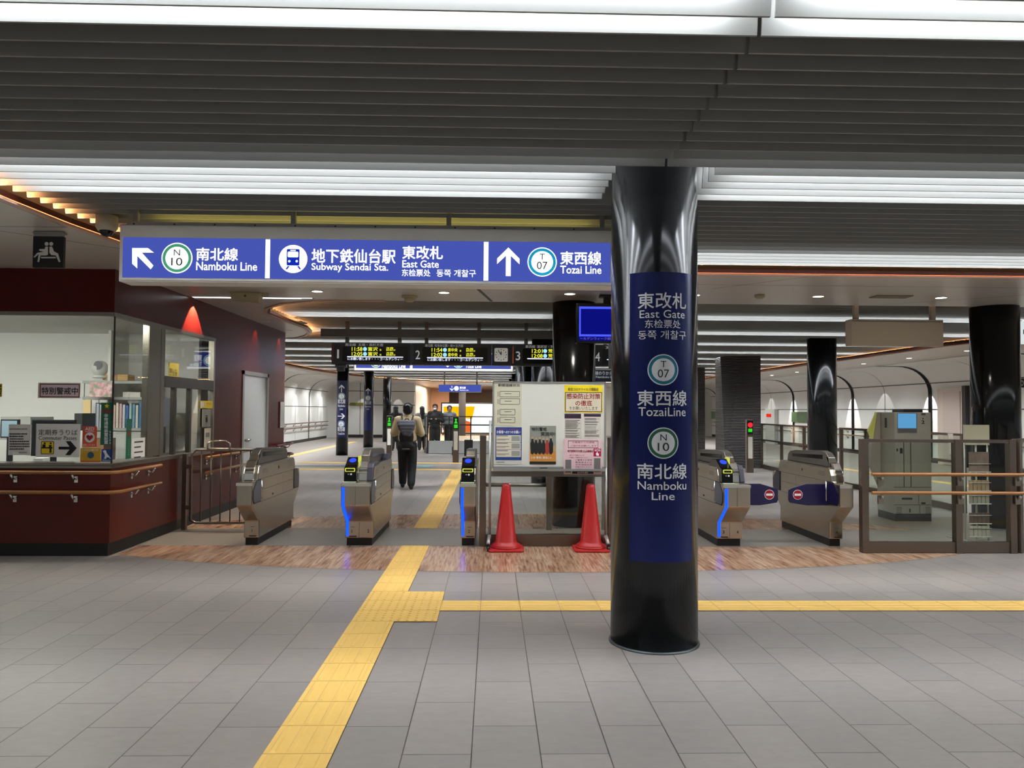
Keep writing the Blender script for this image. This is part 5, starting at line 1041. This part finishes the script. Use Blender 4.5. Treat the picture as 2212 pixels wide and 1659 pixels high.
# ------------------------------------------------------------------ fences
TINTG = glass('fence_glass', (240, 244, 240), .9)
def fence(lb, pts, ztop, posts, zb=.12, mid=None, post=(.07, .08), m=STEELD, name='glass_fence', base=True, topm=None, gz=None):
    """pts: corner points, posts: extra distances along"""
    t = thing(name, lb, 'fence', (pts[0][0], pts[0][1], 0)); 
    for (xa, ya), (xb, yb) in zip(pts, pts[1:]):
        L = math.hypot(xb-xa, yb-ya); dx, dy = (xb-xa)/L, (yb-ya)/L; nx, ny = -dy, dx
        fn = lambda u, v, d: (xa+dx*u+nx*d, ya+dy*u+ny*d, v)
        MB().prism([(0, ztop-.035), (L, ztop-.035), (L, ztop), (0, ztop)], fn, -.03, .03).build('top_rail', topm or m, t)
        if base: MB().prism([(0.02, 0.005), (L-.02, .005), (L-.02, zb), (0.02, zb)], fn, -.025, .025).build('base_panel', m, t)
        MB().prism([(.03, (zb if base else .1)), (L-.03, (zb if base else .1)), (L-.03, gz or ztop-.04), (.03, gz or ztop-.04)], fn, -.005, .005).build('glass_panel', TINTG, t)
        if mid: MB().prism([(0, mid-.02), (L, mid-.02), (L, mid+.02), (0, mid+.02)], fn, -.02, .02).build('mid_rail', m, t)
        n = max(1, round(L/posts)); 
        for i in range(0 if (xa, ya) == tuple(pts[0]) else 1, n+1):
            u = L*i/n; MB().prism([(u-post[0]/2, 0), (u+post[0]/2, 0), (u+post[0]/2, ztop), (u-post[0]/2, ztop)], fn, -post[1]/2, post[1]/2).build('post', m, t)
    return t
def brails(lb, pts, brk, zs=(.842, .647)):
    t = thing('handrail', lb, 'handrail', (pts[0][0], pts[0][1], zs[1]))
    for z in zs:
        MB().tube([(x, y, z) for x, y in pts], .018, 12).build('rail', WOODR, t)
        for x, y in brk:
            MB().tube([(x, y+.04, z-.07), (x, y+.02, z-.055), (x, y, z-.015)], .009, 8).box(x-.03, x+.03, y+.03, y+.05, z-.12, z-.03).build('bracket', STEEL, t)
            MB().prism([(x-.016, z-.03), (x, z-.06), (x+.016, z-.03)], front(y+.0), 0, .012).build('bracket_cap', CHROME, t)
fence('steel framed glass fence with wooden rails in front of the ticket machine', [(3.97, 8.22), (4.98, 8.22), (5.57, 8.22)], 1.21, 9, m=STEELD)
fence('glass fence section turning away at the right edge of the picture', [(5.66, 8.25), (6.8, 9.15)], 1.22, 9, m=STEELD)
brails('double wooden handrail on the glass fence in front of the ticket machine', [(4.01, 8.12), (5.6, 8.12), (5.74, 8.17), (6.8, 9.02)], [(4.12, 8.12), (4.98, 8.12), (5.6, 8.12)])
fence('dark glass fence with mid rail behind the brick column', [(7.2, 20.6), (7.1, 18.9), (7.12, 16.2)], 1.184, 1.3, mid=.75, post=(.06, .06), zb=.1); fence('dark glass fence behind the ticket machine', [(7.08, 15.6), (7.1, 13.5), (7.07, 11.5)], 1.184, 1.1, mid=.75, post=(.06, .06), zb=.1)
fence('low glass fence around the escalator opening in the distance', [(-2.2, 26.5), (.74, 26.5)], 1.28, .78, zb=.44, mid=.98, post=(.04, .04), gz=1.2, m=mat('fence_dark', (66, 62, 58), .4, .5))
fence('slanting glass fence left of the escalator opening', [(-2.2, 26.55), (-2.35, 27.25)], 1.28, 1.1, zb=.2, post=(.04, .04), m=mat('fence_dark', (66, 62, 58), .4, .5))
MB().box(-2.15, .74, 26.40, 26.43, .02, .44).build('escalator_base_panel', mat('panel_offwhite', (186, 188, 184), .5), None, 'white low panel under the distant escalator fence', cat='panel')
# gate markers
def marker(px, py0, py1, Y, lb, red=False, w=.17):
    q = at(px, py1, Y=Y); top = at(px, py0, Y=Y).z; t = thing('gate_marker_post', lb, 'marker post', (q.x, Y, 0), group='marker posts with small lights beyond the gates')
    MB().box(q.x-w/2, q.x+w/2, Y, Y+.12, 0, top).build('post', STEELD, t, bevel=.01); f = front(Y)
    MB().quad(f, q.x-w/2+.01, top-.36, q.x+w/2-.01, top-.02, .002).build('display', BLACK, t)
    if red: MB().disc(f, q.x, top-.13, .06, .004, 20).build('red_light', glow('red_light', (255, 30, 40), 2.5), t); MB().quad(f, q.x-.05, top-.30, q.x+.05, top-.22, .004).build('green_text', glow('green_light', (60, 220, 50), 1.0), t)
    else: MB().disc(f, q.x, top-.09, .03, .004, 12).prism([(q.x-.05, top-.2), (q.x+.05, top-.2), (q.x, top-.09)], f, .003, .005).quad(f, q.x-.05, top-.33, q.x+.05, top-.23, .004).build('green_arrow', glow('green_light', (60, 220, 50), 1.0), t)
    MB().quad(f, q.x-w/2+.03, top-.95, q.x+w/2-.03, top-.42, .002).build('paper_label', PAPER, t)
marker(984, 899.5, 1000, 22, 'steel marker post with green light in the middle, right of the walking person'); marker(840, 898, 984, 25.3, 'steel marker post with green light left of the walking person'); marker(1621, 906.6, 1020, 18.9, 'steel marker post with red light in front of the tiled column', True)
MB().box(-.9, -.63, 25.2, 25.5, 0, .52).build('waste_bin', BLACK, None, 'black bin in front of the distant escalator panel', cat='bin')
MB().box(-1.32, -1.16, 25.6, 25.9, 0, .28).build('suitcase', BLACK, None, 'small black case on the floor behind the middle marker post', cat='suitcase')
# billboard and warm glow
t = thing('lit_billboard', 'large orange, yellow and white backlit billboard on the distant wall', 'billboard', (-.4, 46, .3)); Y = 46.0; x0, z0, x1, z1 = pxr(955, 874, 1250, 934, Y)
MB().box(x0-.08, x1, Y, Y+.15, z0-.1, z1+.08).build('housing', DGREY, t); f = front(Y); OG = glow('bill_orange', (255, 190, 0), 1.1); MB().quad(f, x0, z0, x1, z1, .01).build('white_field', glow('bill_white', (245, 250, 255), 1.6), t)
polypx([(958, 878), (1026, 878), (1020, 905), (958, 899)], Y, .02, OG, t, 'yellow_field'); polypx([(958, 899), (990, 902), (1016, 912), (1016, 934), (958, 934)], Y, .025, glow('bill_red', (255, 110, 50), 1.2), t, 'orange_field')
t['label'] = 'large orange, yellow and white backlit billboard on the distant wall'; MB().box(x0, x0+.1, Y+.02, Y+.12, 0, z0).box(x1-.1, x1, Y+.02, Y+.12, 0, z0).build('support', DGREY, t)
MB().box(-4.2, -2.9, 52, 52.1, .0, ZS).build('wall_glow_tint', mat('glow_tinted_wall', (222, 190, 165), .5, emit=0), kind='structure')  # the orange glow back here is put into the wall colour
for (x, y, e, c) in ((-3.2, 47, 500, (1, .6, .35)), (-1.0, 43.5, 400, (1, .85, .7)), (3, 44, 300, (1, .95, .9))):  # unseen fill lights added to brighten and warm the far landing
    l = bpy.data.lights.new('landing_fill', 'AREA'); l.energy = e; l.size = .5; l.color = c; o = bpy.data.objects.new('landing_fill', l); COL.objects.link(o); o.location = (x, y, 2.84)
MB().box(-1.95, -1.55, 45, 45.3, .0, ZS).build('pillar_beige', mat('beige_pillar', (52, 50, 50), .4), kind='structure')
# wall furniture on the right
t = thing('fire_cabinet', 'white fire alarm cabinet with a red lamp on the right tunnel wall', 'cabinet', (13.1, 38, 0)); q = at(1668, 886, X=13.1); MB().box(13.02, 13.18, q.y-.5, q.y+.7, .0, 1.62).build('housing', mat('cab_white', (190, 190, 186), .5), t); MB().box(13.0, 13.02, q.y-.1, q.y+.5, 1.25, 1.4).build('red_lamp', glow('alarm_red', (220, 40, 30), 1.2), t)
def wpic(px, lb, c): q = at(px, 900, X=13.15); MB().box(13.14, 13.17, q.y-1.4, q.y+1.4, 1.05, 1.5).build('framed_picture', mat('pic%d' % c[0], c, .3, noise=.5, nscale=3), None, lb, cat='picture')
wpic(1738, 'green landscape picture in a dark frame on the right wall, left of the round column', (72, 96, 62)); wpic(1538, 'small green and white picture on the far right wall beside the dark tiled column', (110, 140, 100))
p = at(770, 872, Y=41.25); MB().box(p.x-.35, p.x+.35, 41.24, 41.3, p.z-.1, p.z+.05).build('exit_sign', mat('dull_yellow', (120, 112, 20), .5), None, 'small dull yellow sign on the far white wall between the slim columns', cat='sign')
MB().box(-3.835, -3.82, 14.1, 14.38, 1.15, 1.62).build('wall_notice', mat('wallnote', (190, 186, 178), .5), None, 'white notice plate on the rounded end of the red wall', cat='notice')
# ------------------------------------------------------------------ ticket machine
TM = mat('machine_grey', (186, 184, 172), .42, noise=.03); TM2 = mat('machine_side', (196, 190, 180), .42)
t = thing('ticket_machine', 'tall grey ticket machine marked 2 with a blue screen behind the glass fence', 'ticket machine', (5.8, 11.0, 0)); Y = 10.6
x0, x1 = 5.556, 6.07; zt = 1.50
MB().box(x0, x1, Y, Y+.50, .10, zt).build('cabinet', TM, t, bevel=.008); MB().box(x0+.005, x1-.005, Y+.01, Y+.49, 0, .10).build('plinth', DGREY, t)
MB().prism([(5.556, .42), (5.556, zt), (5.515, zt), (5.455, 1.10), (5.42, 1.04), (5.42, .74)], lambda u, v, d: (u, Y+.38+d, v), 0, .10).build('console', TM2, t, bevel=.006)
MB().prism([(5.515, zt), (5.39, 1.23), (5.455, 1.10)], lambda u, v, d: (u, Y+.40+d, v), 0, .05).build('console_edge', mat('lime_panel', (205, 208, 110), .4, emit=.15), t)
f = front(Y)
def mq(nm, r, m, d=.002, rr_=.004): X = pxr(*r, Y); return MB().rrect(f, X[0], X[1], X[2], X[3], 0, d, rr_).build(nm, m, t)
mq('screen_frame', (1938.5, 892.5, 1980.5, 935), mat('screen_frame', (128, 130, 126), .4), .004); mq('screen', (1939.5, 893.5, 1978.5, 925), glow('screen_cyan', (95, 165, 215), .9), .006); mq('screen_base', (1940, 926, 1979, 934), mat('grey_base', (112, 112, 110), .4), .006)
lpx('2', 1990, 908, 1997, 915.5, Y, BTXT, t, .003, .03); mq('sensor', (1990, 892.5, 1999, 897), mat('dgr', (90, 90, 86), .4)); mq('dot', (1992.5, 903, 1995, 905.5), BTXT)
mb = MB()
for r in ((1952, 955, 1953, 1052), (1931, 1052, 2012, 1053), (1931, 1090, 2012, 1091), (1984, 1060, 1985, 1090), (1967, 955, 1968, 1053), (1986, 1092, 1987, 1115), (1931, 1114, 2011, 1115), (1948, 1075, 1970, 1076)): mb.quad(f, *pxr(*r, Y), .001)
for i in range(6): mb.quad(f, *pxr(1936, 1095+i*2.8, 1948, 1096+i*2.8, Y), .001); mb.quad(f, *pxr(1999, 1095+i*2.8, 2010, 1096+i*2.8, Y), .001)
mb.build('seam_lines', mat('seam_grey', (84, 84, 80), .5), t)
mq('handle', (1944, 968, 1949.5, 979), DGREY, .006); mq('key_lock', (1936.5, 969, 1939.5, 975), DGREY); mq('key_lock', (1964, 1099, 1967, 1107), DGREY); mq('handle', (1948, 1076, 1971, 1079), DGREY); mq('latch', (1990, 1085, 1999, 1089), DGREY)
fs2 = sideR(x0); MB().quad(fs2, Y+.2, 1.28, Y+.26, 1.42, .002).build('handle', DGREY, t); MB().box(x0+.18, x1-.06, Y+.1, Y+.4, zt, zt+.045).build('top_unit', DGREY, t)
# brochure rack
t = thing('brochure_rack', 'white wire brochure rack with leaflets behind the glass fence', 'brochure rack', (5.62, 9.0, 0)); Y = 9.0; WR = mat('rack_white', (196, 194, 182), .5)
x0, z0, x1, z1 = pxr(2087, 918, 2137, 1165, Y)
MB().box(x0, x1, Y, Y+.02, 1.12, z1).build('header_panel', mat('header_beige', (190, 182, 152), .5), t)
for x in (x0+.01, x1-.01): MB().tube([(x, Y+.03, 0), (x, Y+.03, z1)], .009, 8).build('upright', WR, t)
MB().tube([(x1-.0, Y-.02, .0), (x1+.06, Y+.28, 0)], .008).tube([(x0, Y-.02, .005), (x0-.06, Y+.28, .005)], .008).build('foot_bar', WR, t); MB().tube([((x0+x1)/2, Y+.03, .02), ((x0+x1)/2, Y+.03, 1.15)], .01, 8).build('upright', WR, t)
bm_ = mat('brochure_pic', (128, 104, 90), .5, noise=.6, nscale=14); bc2 = [mat('leaf%d' % i, c, .5, noise=.2, nscale=20) for i, c in enumerate(((150, 140, 120), (90, 70, 60), (180, 170, 150), (110, 100, 86), (70, 66, 60), (160, 130, 96)))]
MB().box(x0+.03, x1-.03, Y-.03, Y-.02, .81, 1.04).build('brochure', bm_, t)
k = 0
for zb_ in (.99-.19, .58, .43, .20, .05):
    MB().box(x0+.015, x1-.015, Y-.045, Y-.04, zb_, zb_+.012).box(x0+.015, x1-.015, Y-.045, Y-.04, zb_+.10, zb_+.106).build('basket', WR, t)
    if zb_ < .7:
        for i in range(5):
            w = (x1-x0-.05)/5; k += 1; MB().box(x0+.025+i*w, x0+.025+(i+.8)*w, Y-.035, Y-.02, zb_+.01, zb_+.13).build('leaflet', bc2[(k*5+i) % 6], t)
MB().prism([(Y-.04, 1.0), (Y-.0, 1.25), (Y+.02, 1.25), (Y-.02, 1.0)], lambda u, v, d: (x0-.02-d, u+.2, v), 0, .06).build('side_leaflets', PAPER, t)
# ------------------------------------------------------------------ people
SKIN = mat('skin', (190, 142, 118), .5); HAIR = mat('black_hair', (12, 10, 10), .35)
def blob(name, prims, m, parent, vox=.012, smooth=4, label=None):
    """one continuous skin over capsules ('c',p,q,r,s) and ellipsoids ('e',c,(rx,ry,rz)) given in the figure's own metres"""
    bm = bmesh.new()
    def sph(c, r):
        rr = r if hasattr(r, '__len__') else (r, r, r)
        q = bmesh.ops.create_uvsphere(bm, u_segments=14, v_segments=8, radius=1)['verts']
        for v in q: v.co = Vector((c[0]+v.co.x*rr[0], c[1]+v.co.y*rr[1], c[2]+v.co.z*rr[2]))
        return q
    for p in prims:
        if p[0] == 'e': sph(p[1], p[2])
        else:
            a = sph(p[1], p[3]); b = sph(p[2], p[4]); bmesh.ops.delete(bm, geom=list({f for v in a+b for f in v.link_faces}), context='FACES_ONLY')
            bmesh.ops.delete(bm, geom=list({e for v in a+b for e in v.link_edges}), context='EDGES')if False else None
            r = bmesh.ops.convex_hull(bm, input=a+b)
            rem = list({g for g in r['geom_interior'] if isinstance(g, bmesh.types.BMVert)})
            if rem: bmesh.ops.delete(bm, geom=rem, context='VERTS')
    me = bpy.data.meshes.new(name); bm.to_mesh(me); bm.free()
    o = bpy.data.objects.new(name, me); COL.objects.link(o)
    md = o.modifiers.new('r', 'REMESH'); md.mode = 'VOXEL'; md.voxel_size = vox
    ms = o.modifiers.new('s', 'SMOOTH'); ms.factor = .5; ms.iterations = smooth
    dg = bpy.context.evaluated_depsgraph_get(); n = bpy.data.meshes.new_from_object(o.evaluated_get(dg)); n.name = name
    o.modifiers.clear(); o.data = n; bpy.data.meshes.remove(me)
    for p in n.polygons: p.use_smooth = True
    n.materials.clear(); n.materials.append(m); o.parent = parent
    if label: o['label'] = label
    return o
def person(lb, x, y, rot, H, top, low, step=.16, hair='short', arms='phone', vox=.014, mask=False, shoes=BLACK, hairlen=.3, sleeve=None, tuck=0):
    """figure faces its own +Y, built for 1.70 m and scaled to H"""
    t = thing('person', lb, 'person', (x, y, 0), rot); t.scale = (H/1.70,)*3; s = step
    hip = (.085, 0, .90); K = []
    legs = []
    for sx, st in ((-1, -s), (1, s)):
        kn = (sx*.10, st*.45+.03, .49); an = (sx*.105, st-.02, .10)
        legs.append((kn, an))
    body = [('e', (0, .0, 1.15), (.165, .105, .27)), ('e', (0, 0, .93), (.16, .115, .13)), ('c', (0, .0, 1.38), (0, .015, 1.50), .055, .052), ('e', (0, .03, 1.585), (.076, .094, .115)), ('e', (0, .06, 1.52), (.052, .055, .05)), ('e', (0, .128, 1.575), (.014, .02, .022)),
            ('e', (-.078, .02, 1.575), (.012, .02, .03)), ('e', (.078, .02, 1.575), (.012, .02, .03))]
    sh = .19
    if arms == 'phone': A = [((sx*sh, 0, 1.37), (sx*.275, .02, 1.11), (sx*.10, .25, 1.17)) for sx in (-1, 1)]
    elif arms == 'down': A = [((sx*sh, 0, 1.37), (sx*.235, -.02, 1.10), (sx*.24, .05, .85)) for sx in (-1, 1)]
    else: A = [((-sh, 0, 1.37), (-.25, 0, 1.10), (-.10, .22, 1.2)), ((sh, 0, 1.37), (.235, -.02, 1.1), (.24, .05, .85))]
    for sx, (a, b, c) in zip((-1, 1), A):
        body += [('c', a, b, .045, .038), ('c', b, c, .038, .026)]
        d = (Vector(c)-Vector(b)).normalized(); c = Vector(c); pal = c+d*.055; sd = Vector((0, 0, 1)).cross(d).normalized() if abs(d.z) < .9 else Vector((0, 1, 0))
        body.append(('c', tuple(c+d*.01), tuple(pal), .027, .03))
        if vox <= .014:
            for k, l in zip((-1.5, -.5, .5, 1.5), (.065, .078, .072, .055)):
                root = pal+sd*k*.017+d*.02; tip = root+d*l*.6+Vector((-sx*.01, 0, -.012)); body.append(('c', tuple(root), tuple(tip), .0095, .008))
            body.append(('c', tuple(c+d*.02-sd*sx*.02), tuple(c+d*.06-sd*sx*.05), .011, .009))
    for kn, an in legs: body += [('c', (math.copysign(.09, kn[0]), 0, .88), kn, .07, .05), ('c', kn, an, .05, .035)]
    blob('body', body, SKIN, t, .010 if vox <= .014 else .016)
    J = [('e', (0, -.005, 1.22), (.20, .14, .24)), ('e', (0, .0, 1.02), (.195, .145, .17)), ('c', (-.16, 0, 1.375), (.16, 0, 1.375), .085, .085), ('c', (0, .0, 1.40), (0, .005, 1.465), .09, .075)]
    for a, b, c in A:
        e = Vector(b)+(Vector(c)-Vector(b))*.88; J += [('c', a, b, .088, .078), ('c', b, tuple(e), .074, .05)]
    blob('jacket', J, top, t, vox)
    T = [('e', (0, 0, .90), (.19, .14, .13))]
    for kn, an in legs: T += [('c', (math.copysign(.09, kn[0]), 0, .86), kn, .115, .098), ('c', kn, (an[0], an[1], an[2]+.02), .098, .078)]
    blob('trousers', T, low, t, vox)
    for kn, an in legs: blob('shoe', [('e', (an[0], an[1]-.02, .055), (.045, .06, .055)), ('c', (an[0], an[1], .045), (an[0]*1.05, an[1]+.15, .035), .043, .034)], shoes, t, .01)
    Hh = [('e', (0, .0, 1.63), (.105, .115, .10)), ('e', (0, -.03, 1.575), (.10, .092, .10))]
    if hair == 'long': Hh += [('c', (0, -.05, 1.55), (0, -.09, 1.55-hairlen), .085, .075), ('c', (-.06, -.02, 1.56), (-.07, -.05, 1.40), .04, .035), ('c', (.06, -.02, 1.56), (.07, -.05, 1.40), .04, .035)]
    ho = blob('hair', Hh, HAIR, t, .012)
    # clear the face: keep hair behind the brow
    bm = bmesh.new(); bm.from_mesh(ho.data); bmesh.ops.bisect_plane(bm, geom=bm.verts[:]+bm.edges[:]+bm.faces[:], plane_co=(0, .075, 1.60), plane_no=(0, 1, -.55), clear_outer=True); bm.to_mesh(ho.data); bm.free()
    def lb_(nm, prims, m): blob(nm, prims, m, t, .006, 1)
    lb_('eyes', [('e', (-.032, .118, 1.595), (.012, .008, .007)), ('e', (.032, .118, 1.595), (.012, .008, .007))], BTXT)
    if mask: lb_('face_mask', [('e', (0, .075, 1.535), (.062, .065, .05))], mat('mask_white', (220, 220, 222), .6))
    else: lb_('mouth', [('e', (0, .112, 1.525), (.022, .008, .006))], mat('lips', (150, 80, 74), .5))
    return t
def backpack(lb, x, y, rot, H, m, mtop, pname='backpack', w=.15, h=.26, z=1.14):
    t = thing(pname, lb, 'backpack', (x, y, 0), rot); t.scale = (H/1.70,)*3
    blob('bag', [('e', (0, -.19, z-.1), (w, .085, h*.72)), ('e', (0, -.19, z-.26), (w*.95, .085, .12)), ('c', (-w*.6, -.19, z+.08), (w*.6, -.19, z+.08), .075, .075), ('c', (-w*.72, -.19, z-.3), (w*.72, -.19, z-.3), .07, .07)], m, t, .012)
    if mtop:
        zt = z+.19; P = [(-.165, zt), (0, zt+.03), (.165, zt-.01), (.12, zt-.16), (.03, zt-.30), (-.05, zt-.27), (-.13, zt-.12)]
        tr = MB(); f = lambda u, v, d: (u, -.275-d+.35*abs(u)*0+.05*(v-z > .15), v)
        b = bmesh.new(); 
        blob('flap', [('c', (-.13, -.20, zt-.01), (.13, -.20, zt-.015), .06, .06), ('c', (-.125, -.23, zt-.06), (.125, -.23, zt-.06), .055, .055), ('c', (-.1, -.24, zt-.12), (.11, -.24, zt-.12), .052, .052), ('c', (-.07, -.245, zt-.17), (.085, -.245, zt-.18), .05, .05), ('c', (-.03, -.25, zt-.22), (.06, -.25, zt-.24), .045, .045)], mtop, t, .012)
        blob('grab_loop', [('c', (-.05, -.15, zt+.03), (-.03, -.15, zt+.07), .01, .01), ('c', (-.03, -.15, zt+.07), (.03, -.15, zt+.07), .01, .01), ('c', (.03, -.15, zt+.07), (.05, -.15, zt+.03), .01, .01)], BLACK, t, .006, 1)
        blob('grey_stripe', [('c', (-.07, -.272, z-.335), (.07, -.272, z-.335), .006, .006)], ALU, t, .004, 1)
    for sx in (-1, 1): blob('strap', [('c', (sx*.09, -.14, z+.2), (sx*.115, -.03, z+.318), .02, .02), ('c', (sx*.115, -.03, z+.318), (sx*.12, .08, z+.28), .02, .02), ('c', (sx*.12, .08, z+.28), (sx*.13, .145, z+.08), .02, .015), ('c', (sx*.13, .145, z+.08), (sx*.20, .02, z-.16), .014, .012), ('c', (sx*.2, .02, z-.16), (sx*.14, -.15, z-.22), .012, .012)], BLACK, t, .010)
    return t
BEI = mat('beige_jacket', (205, 184, 142), .75, noise=.08, nscale=12); TRB = mat('black_trousers', (9, 9, 11), .7); px_, py_ = (880-1064)/F*14.85, 14.85
q = at(879, 1055, Z=0)
person('person in beige jacket and black trousers walking away through the gates', q.x, q.y, 0, 1.60, BEI, TRB, step=-.20, vox=.014)
backpack('black backpack with grey top flap on the back of the walking person', q.x, q.y, 0, 1.60, mat('bag_black', (10, 10, 11), .6), mat('bag_grey', (96, 96, 104), .6, noise=.15, nscale=14))
BLK = mat('black_coat', (14, 14, 16), .7); GRY = mat('grey_coat', (128, 130, 136), .7); PGY = mat('pale_coat', (150, 146, 140), .7)
x = at(855, 886, Y=28.2).x; person('person with long black hair and white-edged backpack standing far off left of the walking person', x, 28.2, 0, 1.60, BLK, TRB, hair='long', arms='down', vox=.018, step=.05, hairlen=.25)
backpack('small black backpack worn by the distant long-haired person at the left', x, 28.2, 0, 1.60, mat('bag_black', (10, 10, 11), .6), None, w=.12, h=.2)
x = at(912, 886, Y=28.8).x; person('person with long black hair and pale coat far off, right of the walking person', x, 28.8, .3, 1.60, PGY, TRB, hair='long', arms='down', vox=.018, step=.05)
x = at(940, 886, Y=27.6).x; person('person in black jacket and white face mask behind the distant glass fence', x, 27.6, math.pi-.1, 1.68, BLK, TRB, arms='phone', vox=.018, mask=True, step=.08)
x = at(971, 886, Y=29.0).x; person('person in grey coat standing before the orange billboard', x, 29.0, math.pi+.15, 1.64, GRY, TRB, arms='down', vox=.018, step=.06)
x = at(2196, 1100, Y=9.6).x;
